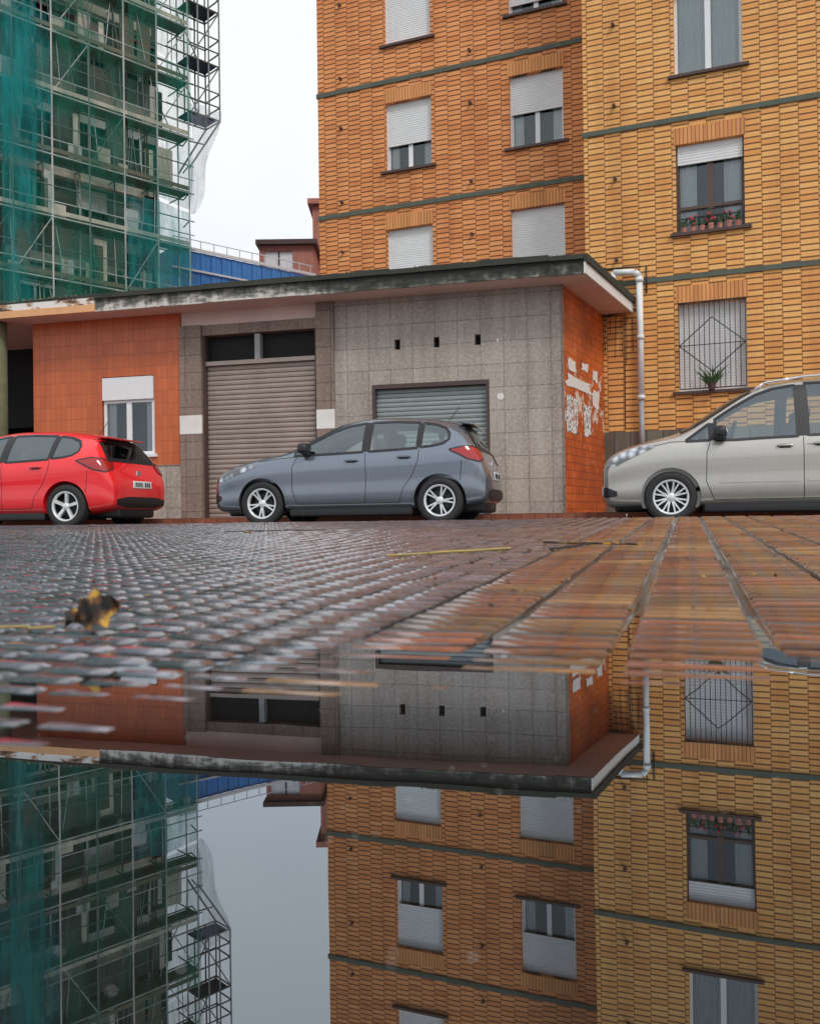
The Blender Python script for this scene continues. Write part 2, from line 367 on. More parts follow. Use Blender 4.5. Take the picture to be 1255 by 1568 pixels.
tb.make('lintels_sills_bands', A, ['soldierA', 'sill', 'band', 'sill'])
wb.make('windows', A, WM)
rb = MB(); rb.box(-10.8, -3.4, -.4, 13.2, 24.002, 24.35); rb.make('roof', A, ['concrete'])

# ---- block B
B = empty('yellow_brick_apartment_block', m_m*18.2, -TM)
ops = []; tb = MB(); wb = MB()
for ci, (a, b) in enumerate(((-1.57, -.30), (2.2, 3.5), (6.0, 7.3))):
    for k in range(7):
        z0 = 2.58+3.14*k; z1 = z0+1.76; ops.append((a, b, z0, z1)); sill_lintel(tb, a, b, z0, z1)
        if ci == 0 and k == 0:
            window(wb, a, b, z0, z1, .22, 1, 0, 0)
        elif ci == 0 and k == 1:
            window(wb, a, b, z0, z1, .14, .22, 5, .6, 1, .52)
            for i in range(7):
                xx = a+.15+i*.165; hh = random.uniform(.10, .14); wb.cyl((xx, .02, z0), (xx, .02, z0+hh), .045, 9, 8, .06)
                for q in range(16):
                    an = random.uniform(0, 6.28); rr = random.uniform(.04, .10); zt = z0+hh+random.uniform(.03, .22)
                    wb.poly([(xx-.014, .02, z0+hh), (xx+.014, .02, z0+hh), (xx+rr*cos(an)+.012, .02+rr*.5*sin(an), zt), (xx+rr*cos(an)-.012, .02+rr*.5*sin(an), zt)], 8)
                    if i % 2 and q < 7: wb.cyl((xx+rr*cos(an), .0+rr*.5*sin(an), zt-.015), (xx+rr*cos(an), .0+rr*.5*sin(an), zt+.015), .022, 10, 6)
        elif ci == 0 and k == 2: window(wb, a, b, z0, z1, .14, 0, 0, .95, 1)
        else: window(wb, a, b, z0, z1, .14, random.choice([.2, .5, 1]), 0, .5)
mb = MB(); mb.wall(-3.38, 11, 1.84, 24.5, ops); mb.wall(-3.38, 11, .2, 1.84, [], y=-.035, m=1)
mb.box(-3.38, 11, -.033, -.002, 1.80, 1.838, 1)
mb.poly([(-3.38, 0, .2), (-3.38, 0, 24.5), (-3.38, 14, 24.5), (-3.38, 14, .2)]); mb.poly([(11, 0, .2), (11, 14, .2), (11, 14, 24.5), (11, 0, 24.5)])
mb.poly([(-3.38, 14, .2), (-3.38, 14, 24.5), (11, 14, 24.5), (11, 14, .2)])
mb.make('walls', B, ['brickB', 'plinth'])
for k in range(7): tb.box(-3.41, 11, -.03, .03, 4.80+3.14*k, 4.90+3.14*k, 2)
for k in range(7):
    for s in (-2.75, 1.3): tb.cyl((s, .05, 5.35+3.14*k), (s, -.1, 5.33+3.14*k), .035, 3, 8); tb.cyl((s, .05, 7.0+3.14*k), (s, -.1, 6.98+3.14*k), .035, 3, 8)
tb.make('lintels_sills_bands', B, ['soldierA', 'sill', 'band', 'sill'])
wb.make('windows', B, WM)
rb = MB(); rb.box(-3.7, 11.3, -.4, 14.3, 24.502, 24.9); rb.make('roof', B, ['concrete'])
gb = MB(); a, b, z0, z1 = -1.55, -.32, 2.62, 4.32
n = 13
for i in range(n+1):
    x = a+(b-a)*i/n; gb.cyl((x, -.05, z0), (x, -.05, z1), .008, 0, 5)
for z in (z0, z1): gb.cyl((a, -.05, z), (b, -.05, z), .012, 0, 5)
c = (a+b)/2
P = [(a, 3.47), (c, 4.0), (b, 3.47), (c, 2.94), (a, 3.47)]
for p, q in zip(P, P[1:]): gb.cyl((p[0], -.065, p[1]), (q[0], -.065, q[1]), .011, 0, 5)
gb.cyl((a, -.065, 3.47), (b, -.065, 3.47), .009, 0, 5)
for z in (5.98, 6.12): gb.cyl((a, -.03, z), (b, -.03, z), .012, 0, 5)
gb.make('window_grille', B, ['black'])
pl = MB()
for i in range(110):
    an = random.uniform(0, 2*pi); L = random.uniform(.15, .46); x = -.95+random.uniform(-.06, .06); y = -.12; z = 2.66
    tip = Vector((x+cos(an)*L*.8, y+sin(an)*L*.3, z+L*random.uniform(.2, 1.0))); w = .014
    mid = Vector((x, y, z)).lerp(tip, .5)+Vector((0, 0, .05))
    pl.poly([(x-w, y, z), (x+w, y, z), (mid.x+w, mid.y, mid.z), (mid.x-w, mid.y, mid.z)], 0); pl.poly([(mid.x-w, mid.y, mid.z), (mid.x+w, mid.y, mid.z), tuple(tip)], 0)
pl.cyl((-.95, -.14, 2.575), (-.95, -.14, 2.70), .06, 1, 10, .08)
pl.make('potted_plant', None, ['leafgreen', 'sill']).matrix_world = Matrix.Translation(m_m*18.2) @ Matrix.Rotation(-TM, 4, 'Z')
pp = MB(); x = -2.285
pp.cyl((x, -.14, 2.45), (x, -.14, 4.93), .065, 0, 14); pp.cyl((x, -.14, 1.2), (x, -.14, 2.45), .055, 1, 14); pp.cyl((x, -.14, .25), (x, -.14, 1.2), .055, 1, 14)
pp.cyl((x, -.14, 4.93), (x-.09, -.16, 5.02), .065, 0, 14); pp.cyl((x-.09, -.16, 5.02), (x-.50, -.20, 5.04), .062, 0, 14); pp.cyl((x-.5, -.2, 5.05), (x-.52, -.2, 4.6), .05, 0, 12)
for z in (4.85, 3.7, 2.5): pp.cyl((x, -.14, z-.04), (x, -.14, z+.04), .08, 0, 14)
pp.cyl((x+.02, -.03, 5.15), (x-.7, -.03, 5.18), .015, 2, 6); pp.cyl((x+.12, -.03, 4.6), (x+.12, -.03, 5.15), .015, 2, 6)
for i in range(7):
    xx = -3.0+.11*i; pp.cyl((xx, -.03, 4.25-.02*i), (xx+random.uniform(-.02, .02), -.03, random.uniform(3.2, 4.0)), .006, 2, 5)
pp.cyl((-3.1, -.03, 4.2), (-2.35, -.05, 4.3), .014, 2, 5); pp.cyl((-2.6, -.03, 4.25), (-2.62, -.03, 1.9), .008, 2, 5)
pp.make('drainpipe', B, ['pipe', 'pipeg', 'black'], True)

# ------------------------------------------------------------------ low building
DW = 15.76
Lw = empty('low_garage_building', m_s*DW, -TS)
mb = MB()
SO = 4.25
ops = [(-4.57, -2.37, .2, 2.64)] + [(c-.055, c+.055, 3.27, 3.46) for c in (-4.07, -3.33, -2.57)]
mb.wall(-5.29, -1.054, .2, SO, ops, rev=.18, m=0)
for c in (-4.07, -3.33, -2.57): mb.poly([(c-.055, .17, 3.27), (c+.055, .17, 3.27), (c+.055, .17, 3.46), (c-.055, .17, 3.46)], 6)
mb.box(-5.64, -5.292, -.05, .3, .2, SO-.002, 1); mb.box(-8.47, -8.012, -.05, .3, .2, 3.98, 1)
mb.box(-8.47, -5.642, .02, .3, 3.78, 3.98, 1); mb.wall(-8.47, -5.642, 3.98, SO, [], y=.03, m=3)
for a, b in ((-5.645, -5.287), (-8.475, -8.005)): mb.box(a, b, -.056, -.02, 1.86, 2.22, 4)
mb.wall(-11.8, -8.47, 1.27, SO, [(-10.22, -9.05, 1.485, 3.07)], rev=.3, m=2)
mb.wall(-11.8, -8.47, .2, 1.27, [], y=-.03, m=0); mb.box(-11.8, -8.472, -.03, .0, 1.235, 1.268, 0)
mb.poly([(-11.8, 0, .2), (-11.8, 0, SO), (-11.8, 4.4, SO), (-11.8, 4.4, .2)], 2)
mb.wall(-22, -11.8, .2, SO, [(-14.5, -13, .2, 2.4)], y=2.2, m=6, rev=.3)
mb.poly([(-1.054, 0, .2), (-.41, 2.68, .2), (-.41, 2.68, SO), (-1.054, 0, SO)], 5)
mb.box(-1.075, -1.04, -.02, .02, .2, SO-.003, 1)
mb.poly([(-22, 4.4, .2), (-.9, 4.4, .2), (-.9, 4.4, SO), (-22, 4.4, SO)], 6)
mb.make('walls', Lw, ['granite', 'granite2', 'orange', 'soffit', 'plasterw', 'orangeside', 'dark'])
sh = MB()
sh.box(-4.57, -4.51, .0, .10, .2, 2.64, 2); sh.box(-2.43, -2.37, 0, .10, .2, 2.64, 2); sh.box(-4.51, -2.43, 0, .10, 2.56, 2.64, 2)
sh.corr(-4.51, -2.43, .2, 2.56, .12, .085, .018, 0)
sh.corr(-8.01, -5.645, .2, 3.19, .14, .095, .022, 1)
sh.box(-8.01, -7.96, .05, .2, .2, 3.78, 2); sh.box(-5.70, -5.645, .05, .2, .2, 3.78, 2)
sh.box(-7.96, -5.70, .06, .2, 3.19, 3.27, 1)
sh.box(-6.93, -6.82, .06, .2, 3.27, 3.76, 3)
sh.poly([(-8.01, .24, 3.2), (-5.64, .24, 3.2), (-5.64, .24, 3.78), (-8.01, .24, 3.78)], 4)
sh.box(-5.9, -5.83, .1, .13, .5, .62, 2)
sh.make('roller_shutters', Lw, ['slatg', 'slatb', 'sill', 'pipeg', 'dark'])
wb = MB()
x0, x1, z0, z1 = -10.20, -9.07, 1.5, 3.05
wb.box(x0, x1, -.02, .12, 2.60, z1, 0); window(wb, x0, x1, z0, 2.60, .04, 0, 0, .4); wb.box(x0-.08, x1+.08, -.06, .1, z0-.06, z0-.002, 0)
wb.make('windows', Lw, WM)
rf = MB()
poly = [(-22, -.65), (-.637, -.65), (.17, 2.66), (-.78, 2.68), (-.9, 4.45), (-22, 4.45)]
rf.prism(poly, SO, 4.50, 0); rf.prism([(-22, -.60), (-.67, -.60), (.12, 2.66), (-.82, 2.67), (-.95, 4.4), (-22, 4.4)], 4.502, 4.54, 1)
rf.make('roof_slab', Lw, ['soffit', 'roof'])
fc = MB()
x = -9.9
while x < -.64:
    w = random.uniform(.3, 1.2); x2 = min(-.637, x+w); jz = random.uniform(-.02, .018)
    fc.box(x, x2-.003, -.69, -.652, SO-.02+jz*.5, 4.47, 0); fc.box(x, x2-.003, -.73-random.uniform(0, .01), -.58, 4.472+jz*.2, 4.565+jz, 1); x = x2
fc.box(-22, -9.903, -.685, -.652, 4.37, 4.50, 2); fc.box(-22, -9.903, -.70, -.652, SO-.02, 4.368, 3)
x = -22
while x < -9.95:
    w = random.uniform(.4, 1.5); x2 = min(-9.905, x+w)
    fc.box(x, x2-.003, -.67, -.5, 4.502, 4.56+random.uniform(-.03, .04), 1); x = x2
p0 = Vector((-.637, -.65, 0)); p1 = Vector((.17, 2.66, 0)); e = (p1-p0).normalized(); nn = Vector((e.y, -e.x, 0))
def sidebox(o0, o1, z0, z1, mm):
    q = [p0+nn*o0-e*.04, p0+nn*o1-e*.04, p1+nn*o1, p1+nn*o0]; fc.prism([(v.x, v.y) for v in q], z0, z1, mm)
sidebox(.002, .035, SO-.02, 4.42, 4); sidebox(.002, .07, 4.422, 4.56, 1)
fc.make('fascia', Lw, ['fascia', 'roof', 'fasciaw', 'fasciao', 'plasterw'])
mo = MB()
for i in range(1100):
    x = random.uniform(-14, -.8); y = random.uniform(-.72, -.5); z = 4.55; r = random.uniform(.01, .035)
    if sin(x*2.1)+sin(x*5.3+1) < -.2: continue
    a = random.uniform(0, 6.28); mo.poly([(x-r*cos(a), y-r*sin(a), z), (x+r*cos(a), y+r*sin(a), z), (x+random.uniform(-r, r), y, z+r*random.uniform(.6, 2.2))], 0)
mo.make('roof_moss', Lw, ['moss'])
cp = MB(); cp.cyl((-12.35, -.35, .2), (-12.35, -.35, SO), .17, 0, 20); cp.box(-14.3, -13.0, .6, .7, .2, 2.6, 1)
cp.cyl((-18, -.35, .2), (-18, -.35, SO), .17, 0, 20)
cp.make('porch_pillar', Lw, ['moss', 'granite2'], True)
po = MB()
wd = Vector((.644, 2.68, 0)).normalized(); wn = Vector((wd.y, -wd.x, 0)); w0 = Vector((-1.054, 0, 0))
def paper(u, z, w, h, mm=0, jag=.05):
    c = w0+wd*u+wn*.008; pts = []
    per = [(-1, -1), (-.3, -1), (.4, -1), (1, -1), (1, -.3), (1, .4), (1, 1), (.3, 1), (-.4, 1), (-1, 1), (-1, .3), (-1, -.4)]
    for cx, cz in per:
        cx += random.uniform(-jag, jag)*2; cz += random.uniform(-jag, jag)*2; p = c+wd*cx*w/2; pts.append((p.x, p.y, z+cz*h/2))
    po.poly(pts, mm)
for u, z, w, h, mm in ((.45, 1.98, .72, .66, 1), (1.45, 1.98, .5, .6, 1), (1.0, 2.60, 1.5, .20, 0), (2.1, 2.45, .45, .34, 0), (.5, 2.90, .4, .2, 0), (1.35, 2.98, .45, .16, 0), (2.05, 2.9, .35, .2, 0)):
    paper(u, z, w, h, mm, .07 if mm else .14)
po.make('torn_posters', Lw, ['paper', 'poster'])
po = MB(); po.poly([(-2.17+.065*cos(t*.6283), -.006, 2.32+.065*sin(t*.6283)) for t in range(10)]); po.poly([(-2.22, -.006, 3.3), (-2.19, -.006, 3.3), (-2.19, -.006, 3.36), (-2.22, -.006, 3.36)])
po.make('wall_notice', Lw, ['paper'])

# ------------------------------------------------------------------ scaffolded building
SC = empty('scaffolded_building', (-19.8, 19.8, 0), radians(45))
s0, s1, H = 7.0, 16.96, 27
mb = MB(); ops = []
for k in range(9):
    for i in range(5):
        a = 7.6+i*1.95; ops.append((a, a+1.15, 1.2+3*k, 2.8+3*k))
mb.wall(s0, s1-.9, 0, H, ops, y=1.5, m=0, rev=.3)
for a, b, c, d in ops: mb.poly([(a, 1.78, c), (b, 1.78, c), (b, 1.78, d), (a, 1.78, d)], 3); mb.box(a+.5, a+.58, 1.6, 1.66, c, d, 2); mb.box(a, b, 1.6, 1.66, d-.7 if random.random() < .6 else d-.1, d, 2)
mb.poly([(s1-.9, 1.5, 0), (s1-.9, 10, 0), (s1-.9, 10, H), (s1-.9, 1.5, H)], 0); mb.poly([(s0, 1.5, 0), (s0, 1.5, H), (s0, 10, H), (s0, 10, 0)], 0)
for k in range(10): mb.box(s0-.02, s1-.8, 1.15, 1.48, 3*k-.16, 3*k+.14, 1)
mb.box(s0-.3, s1-.5, 1, 10.2, H+.002, H+.4, 1)
mb.make('building_shell', SC, ['scafwall', 'slab', 'white', 'dark'])
pb = MB()
def tube(p, q, r=.03, mm=0): pb.cyl(p, q, r, mm, 5)
xs = [s0+i*1.245 for i in range(9)]
for x in xs:
    for y in (0, .75): tube((x, y, 0), (x, y, H+1), .030, 0 if random.random() < .5 else 1)
nl = 13
for k in range(1, nl+1):
    z = 2.0*k
    for y in (0, .75):
        tube((s0-.3, y, z), (s1+.2, y, z), .03, 1 if y == 0 else 0)
        if y == 0:
            tube((s0-.3, y, z+.5), (s1+.2, y, z+.5), .022, 1); tube((s0-.3, y, z+1), (s1+.2, y, z+1), .022, 0)
    pb.box(s0, s1, .06, .70, z+.03, z+.09, 2)
    pb.box(s0, s1, -.01, .02, z+.10, z+.24, 3 if k % 2 else 2)
    for i, x in enumerate(xs):
        tube((x, 0, z), (x, 1.4, z), .026, 0)
        if i < 8 and random.random() < .3: tube((x, .02, z), (xs[i+1], .02, z+2), .02, random.choice([0, 1]))
        if i < 8 and random.random() < .35: tube((xs[i+1], .75, z), (x, .75, z+2), .02, 0)
    for j in range(16):
        x = random.uniform(s0, s1-1); pb.box(x, x+random.uniform(.06, .6), .3, .34, z+.1, z+random.uniform(.3, 1.8), random.choice([2, 3, 4, 3, 4, 1]))
        x = random.uniform(s0, s1-.5); tube((x, .1, z), (x+random.uniform(-.3, .3), .3, z+1.9), .016, random.choice([0, 1, 0]))
for k in range(0, 6):
    z = 14.9+2*k; mm = 0
    for y in (-.2, .75): tube((s1-1, y, z), (s1+1.2, y, z), .035, mm)
    tube((s1+1.2, -.2, z+.5), (s1+1.2, .75, z+.5), .03, mm); tube((s1, -.2, z+.5), (s1+1.2, -.2, z+.5), .03, mm); tube((s1, -.2, z+1), (s1+1.2, -.2, z+1), .03, 0)
    tube((s1, .75, z+1), (s1+1.2, .75, z+1), .03, mm); tube((s1+1.2, -.2, z+1), (s1+1.2, .75, z+1), .03, mm); tube((s1+1.2, -.2, z), (s1+1.2, .75, z), .03, mm)
    tube((s1, -.2, z), (s1+1.2, -.2, z+2), .024, 0); tube((s1, .75, z+2), (s1+1.2, .75, z), .024, 0); pb.box(s1, s1+1.15, -.1, .7, z+.04, z+.1, 4)
for x in (s1+.3, s1+.75, s1+1.2):
    for y in (-.2, .75): tube((x, y, 14.9), (x, y, H), .033, 0)
tube((s1, 0, 12.9), (s1+1.2, -.2, 14.9), .035, 0); tube((s1, .75, 12.9), (s1+1.2, .75, 14.9), .035, 0); tube((s1, 0, 13.9), (s1+.6, -.1, 13.9), .03, 0)
for z in [i*1.0+7 for i in range(8)]:
    tube((s1, 0, z), (s1+.2, .75, z), .025, 0)
pb.make('scaffolding', SC, ['metal', 'metalw', 'plank', 'slab', 'black'])
nb = MB()
def netpanel(x0, x1, z0, z1, y, mm, amp=.12):
    nx, nz = 10, 14; g = {}
    ph = random.uniform(0, 6)
    for i in range(nx+1):
        for j in range(nz+1):
            u = i/nx; w = j/nz
            g[i, j] = (x0+(x1-x0)*u+.05*sin(w*7+ph), y-amp*sin(pi*(w*2 % 1))*.6-amp*.5*sin(u*5+ph+w*2), z0+(z1-z0)*w+.05*sin(u*6+ph))
    for i in range(nx):
        for j in range(nz): nb.poly([g[i, j], g[i+1, j], g[i+1, j+1], g[i, j+1]], mm)
for i in range(4):
    for k in range(5):
        x0 = s0-.2+i*2.55
        netpanel(x0, x0+2.5, 1+k*5.2, 6.1+k*5.2, -.16-(.05 if (i+k) % 2 else 0), 1 if (i+2*k) % 5 == 0 else 0, .18)
netpanel(10.3, 11.3, 1, 27, -.34, 1, .2); netpanel(s0, s0+2.5, 8, 16, -.3, 1, .15)
g = {}
for i in range(9):
    for j in range(13):
        w = j/12; xr = s1+.05+1.12*(w**.8) + .07*sin(w*9); g[i, j] = (s1-.05+(xr-s1+.05)*i/8, -.25+.1*sin(i*1.3+j*.6), 11.2+4.0*w)
for i in range(8):
    for j in range(12): nb.poly([g[i, j], g[i+1, j], g[i+1, j+1], g[i, j+1]], 2)
nb.make('netting', SC, ['netg', 'nett', 'netw'], True)

# ------------------------------------------------------------------ background buildings
R = empty('red_brick_house', (-3.2, 50, 0)); mb = MB(); mb.box(-2.1, 3, 0, 8, 0, 18.0, 0); mb.box(-2.35, 3.2, -.3, 8.2, 18.002, 18.3, 1); mb.make('walls_and_cornice', R, ['redbrick', 'redbrick'])
R2 = empty('small_brick_house', (-6.95, 47, 0)); mb = MB()
mb.wall(-.9, 2.0, 0, 14.8, [(-.6, .9, 13.4, 14.5)], rev=.3); mb.box(-.9, 2.0, .31, 7, 0, 14.8, 0); mb.box(-1.05, 2.2, -.3, 7.2, 14.802, 15.05, 1)
mb.box(-.6, .9, .1, .2, 13.4, 14.5, 2); mb.box(.1, .18, .05, .098, 13.4, 14.5, 1); mb.make('walls_and_cornice', R2, ['redbrick', 'sill', 'white'])
BL = empty('blue_roofed_building', (-9.6, 36, 0), radians(42)); mb = MB()
mb.box(0, 7, 0, 5, 0, 9.4, 0)
for i in range(28): mb.box(i*.25+.01, i*.25+.24, -.1-.02*(i % 2), 4, 9.4, 11.35, 1)
mb.box(-.1, 7.1, -.2, -.14, 11.36, 11.48, 2); mb.box(-.1, 7.1, -.2, -.16, 10.5, 10.58, 2)
for i in range(12): mb.cyl((i*.62, -.18, 11.4), (i*.62, -.18, 11.8), .02, 2)
mb.cyl((0, -.18, 11.8), (7, -.18, 11.8), .02, 2)
mb.make('walls_and_roof', BL, ['concrete', 'blue', 'white'])

# ------------------------------------------------------------------ ground
ED = ([-3, -.55, -.4, -.25, -.1, .1, .3, .45, .6, .8, 3], [.9, .80, .78, .84, 1.02, 1.10, 1.15, 1.14, 1.12, 1.06, 1.0])
def h2(x, y):
    return .0016*sin(x*7.1+1.3*sin(y*3.3))*cos(y*5.3+.6)+.0011*sin(x*17+y*11)+.0007*sin(x*31-y*23)
def zg(X, Y):
    D = X*m_s.x+Y*m_s.y
    E = float(np.interp(X, ED[0], ED[1])); k = min(1, max(0, (D-1.5)/1.5)); E = E*(1-k)+1.0*k
    z = .0225*(D-E)
    if z < -.02: z = -.02
    def ss(a, b, t):
        t = min(1, max(0, (t-a)/(b-a))); return t*t*(3-2*t)
    if D < 1.2:
        z += (ss(2.5, 4.5, abs(X))*.06 + ss(2.5, 4.5, -Y)*.06)*(1-ss(.4, 1.2, D))
    return z+h2(X, Y)*(1 if D < 5 else .4)
gm = MB(); gm.poly([(-600, -600, -.05), (600, -600, -.05), (600, 900, -.05), (-600, 900, -.05)]); gm.make('ground', None, ['ground'])
ns, nd = 280, 150; SR = np.linspace(-16, 16, ns+1); DR = np.linspace(-7, 7.1, nd+1)
V = []
for D in DR:
    for s in SR:
        p = d_s*s+m_s*D; V.append((p.x, p.y, zg(p.x, p.y)-.007))
Fc = [(j*(ns+1)+i, j*(ns+1)+i+1, (j+1)*(ns+1)+i+1, (j+1)*(ns+1)+i) for j in range(nd) for i in range(ns)]
PV = empty('pavement')
me = bpy.data.meshes.new('paving_bed'); me.from_pydata(V, [], Fc); me.materials.append(M['wetjoint']); me.polygons.foreach_set('use_smooth', [True]*len(Fc))
ob = bpy.data.objects.new('paving_bed', me); COL.objects.link(ob); ob.parent = PV
TP = radians(17.4); pv = Vector((cos(TP), -sin(TP), 0)); qv = Vector((sin(TP), cos(TP), 0)); T = .168
V = []; F = []; C = []; SM = []
def addfrustum(p0, p1, q0, q1, h0, h1, ch, col, tilt, smooth=False, dark=.45, cq=None):
    b = len(V); cq = ch if cq is None else cq
    for (pp_, qq_, hh) in ((p0, q0, h0), (p1, q0, h0), (p1, q1, h0), (p0, q1, h0), (p0+ch, q0+cq, h1), (p1-ch, q0+cq, h1), (p1-ch, q1-cq, h1), (p0+ch, q1-cq, h1)):
        X = pp_*pv.x+qq_*qv.x; Y = pp_*pv.y+qq_*qv.y
        V.append((X, Y, zg(X, Y)+hh+tilt)); k = dark if hh == h0 else 1; C.append((col[0]*k, col[1]*k, col[2]*k, 1))  # lower vertices darkened: groove shade put into the vertex colour
    for q in ((4, 5, 6, 7), (0, 1, 5, 4), (1, 2, 6, 5), (2, 3, 7, 6), (3, 0, 4, 7)): F.append(tuple(b+i for i in q)); SM.append(smooth)
for i in range(-48, 52):
    for j in range(2, 52):
        p = -.077+i*T; q = j*T
        X = p*pv.x+q*qv.x; Y = p*pv.y+q*qv.y; D = X*m_s.x+Y*m_s.y
        if D > 6.95 or Y < .5 or abs(X) > Y*.62+1.2: continue
        r = random.Random(i*977+j*31); red = i >= -2
        k = r.uniform(.65, 1.3)
        if red: base = (.27*k, .075*k, .036*k) if r.random() < .6 else (.32*k, .17*k, .07*k)
        else: base = (.17*k, .165*k, .215*k)
        tl = r.uniform(-.0009, .0009) if red else r.uniform(-.0012, .0012); g = .007 if red else .003
        addfrustum(p+g, p+T-g, q+.004, q+T-.004, -.007, 0, .001, sc(base, .2), tl, dark=.6)  # tile face between ribs coloured dark, as shaded grooves
        pt = (T-.012)/3
        if red:
            for a in range(3):
                kk = r.uniform(.5, 1.7)
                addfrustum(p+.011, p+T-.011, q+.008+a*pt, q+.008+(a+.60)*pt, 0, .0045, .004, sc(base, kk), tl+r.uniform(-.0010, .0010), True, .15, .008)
        else:
            for a in range(3):
                for hlf in range(2):
                    kk = r.uniform(.5, 1.7)
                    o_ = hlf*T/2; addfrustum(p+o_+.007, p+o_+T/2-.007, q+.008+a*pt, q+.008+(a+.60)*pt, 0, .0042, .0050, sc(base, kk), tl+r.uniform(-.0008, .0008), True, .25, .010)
me = bpy.data.meshes.new('ribbed_tiles'); me.from_pydata(V, [], F); me.materials.append(M['wet']); me.polygons.foreach_set('use_smooth', SM)
ca = me.color_attributes.new('Col', 'FLOAT_COLOR', 'POINT'); ca.data.foreach_set('color', np.array(C, dtype=np.float32).ravel())
ob = bpy.data.objects.new('ribbed_tiles', me); COL.objects.link(ob); ob.parent = PV

ST = empty('street', (0, 0, 0), -TS)
mb = MB(); mb.poly([(-80, 7.25, .08), (80, 7.25, .08), (80, 13.35, .08), (-80, 13.35, .08)], 0); mb.poly([(-80, -60, -.04), (-16, -60, -.04), (-16, 7.1, .1), (-80, 7.1, .1)], 1); mb.poly([(16, -60, -.04), (80, -60, -.04), (80, 7.1, .1), (16, 7.1, .1)], 1)
mb.make('asphalt', ST, ['asphalt', 'asphalt'])
mb = MB()
for i in range(-40, 40): mb.box(i*1.0, i*1.0+.99, 7.1, 7.25, -.03, .132+random.uniform(-.003, .003), 0); mb.box(i*1.0, i*1.0+.99, 13.35, 13.5, 0, .205, 1)
mb.make('kerb', ST, ['kerb', 'redpave'])
mb = MB(); mb.poly([(-80, 13.5, .2), (80, 13.5, .2), (80, 40, .2), (-80, 40, .2)]); mb.make('far_pavement', ST, ['redpave'])
mb = MB(); mb.poly([(-40, 11.15, .084), (40, 11.15, .084), (40, 11.25, .084), (-40, 11.25, .084)]); mb.make('parking_line', ST, ['plasterw'])

wm = MB(); wm.poly([(-6, -6, 0), (6, -6, 0), (6, 2.2, 0), (-6, 2.2, 0)]); wm.make('puddle', None, ['water'])

def leaf(name, loc, size, rot, m_='leaf', long=1.0):
    mb = MB(); n = 8; g = {}
    for i in range(n+1):
        t = i/n; w = sin(pi*t)**.7*.42*(1+.25*sin(i*4.0))
        for j in (-1, 0, 1): g[i, j] = ((t-.5)*size*long, j*w*size, .18*size*(j*j)+.12*size*sin(pi*t)+random.uniform(-.03, .03)*size)
    for i in range(n):
        for j in (-1, 0): mb.poly([g[i, j], g[i+1, j], g[i+1, j+1], g[i, j+1]])
    o = mb.make(name, None, [m_], True); o.location = loc; o.rotation_euler = rot; return o
leaf('fallen_leaf', (-.42, 1.19, zg(-.42, 1.19)+.030), .062, (radians(66), radians(-22), radians(10)))
leaf('fallen_leaf', (-.455, 1.21, zg(-.455, 1.21)+.012), .05, (radians(20), 0, radians(60)))
db = MB()
for i in range(260):
    Y = random.uniform(1.35, 4.8); X = random.uniform(-.45, .55)*Y
    if random.random() < .7: X = abs(X)
    z = zg(X, Y)+.006; a = random.uniform(0, pi); L = random.uniform(.002, .010)
    v1 = Vector((cos(a), sin(a), random.uniform(-.1, .3)))*L; v2 = Vector((-sin(a), cos(a), random.uniform(0, .4)))*L*.5
    c = Vector((X, Y, z)); db.poly([c-v1, c-v2, c+v1, c+v2], random.choice([0, 1, 2, 2, 1, 1]))
for (x0, y0, x1, y1, rr, mm) in ((-1.1, 5.2, -.5, 5.3, .004, 2), (-.9, 5.0, -1.0, 5.25, .004, 1), (-.08, 2.75, .12, 2.86, .0035, 0), (.06, 2.82, .33, 3.0, .0045, 0), (.45, 2.9, .75, 3.3, .004, 2), (.5, 3.3, .8, 3.1, .004, 1), (-.62, 1.25, -.5, 1.24, .002, 0)):
    P = [Vector((x0+(x1-x0)*t/5, y0+(y1-y0)*t/5, 0))+Vector((random.uniform(-.012, .012), random.uniform(-.012, .012), 0)) for t in range(6)]
    for p, q in zip(P, P[1:]): db.cyl((p.x, p.y, zg(p.x, p.y)+.008), (q.x, q.y, zg(q.x, q.y)+.008), rr, mm, 5)
db.make('leaf_litter', None, ['twig', 'leaf', 'black'])
sp_ = MB()
for i in range(90):
    Y = random.uniform(.3, .95); X = random.uniform(-.45, .45)*Y; r = random.uniform(.0003, .0008)
    sp_.poly([(X+r*cos(t*pi/3), Y+r*sin(t*pi/3), .0006) for t in range(6)])
sp_.make('floating_specks', None, ['paper'])

# ------------------------------------------------------------------ cars
def evalmesh(ob):
    dg = bpy.context.evaluated_depsgraph_get(); dg.update()
    return bpy.data.meshes.new_from_object(ob.evaluated_get(dg))

def rbox(name, parent, c, size, mat, bev=.02, rot=(0, 0, 0), seg=3):
    bm = bmesh.new(); bmesh.ops.create_cube(bm, size=1); bmesh.ops.scale(bm, vec=size, verts=bm.verts)
    bmesh.ops.bevel(bm, geom=list(bm.edges), offset=min(bev, min(size)*.49), segments=seg, profile=.5, affect='EDGES')
    me = bpy.data.meshes.new(name); bm.to_mesh(me); bm.free(); me.materials.append(M[mat]); me.polygons.foreach_set('use_smooth', [True]*len(me.polygons))
    o = bpy.data.objects.new(name, me); COL.objects.link(o); o.parent = parent; o.location = c; o.rotation_euler = rot; return o

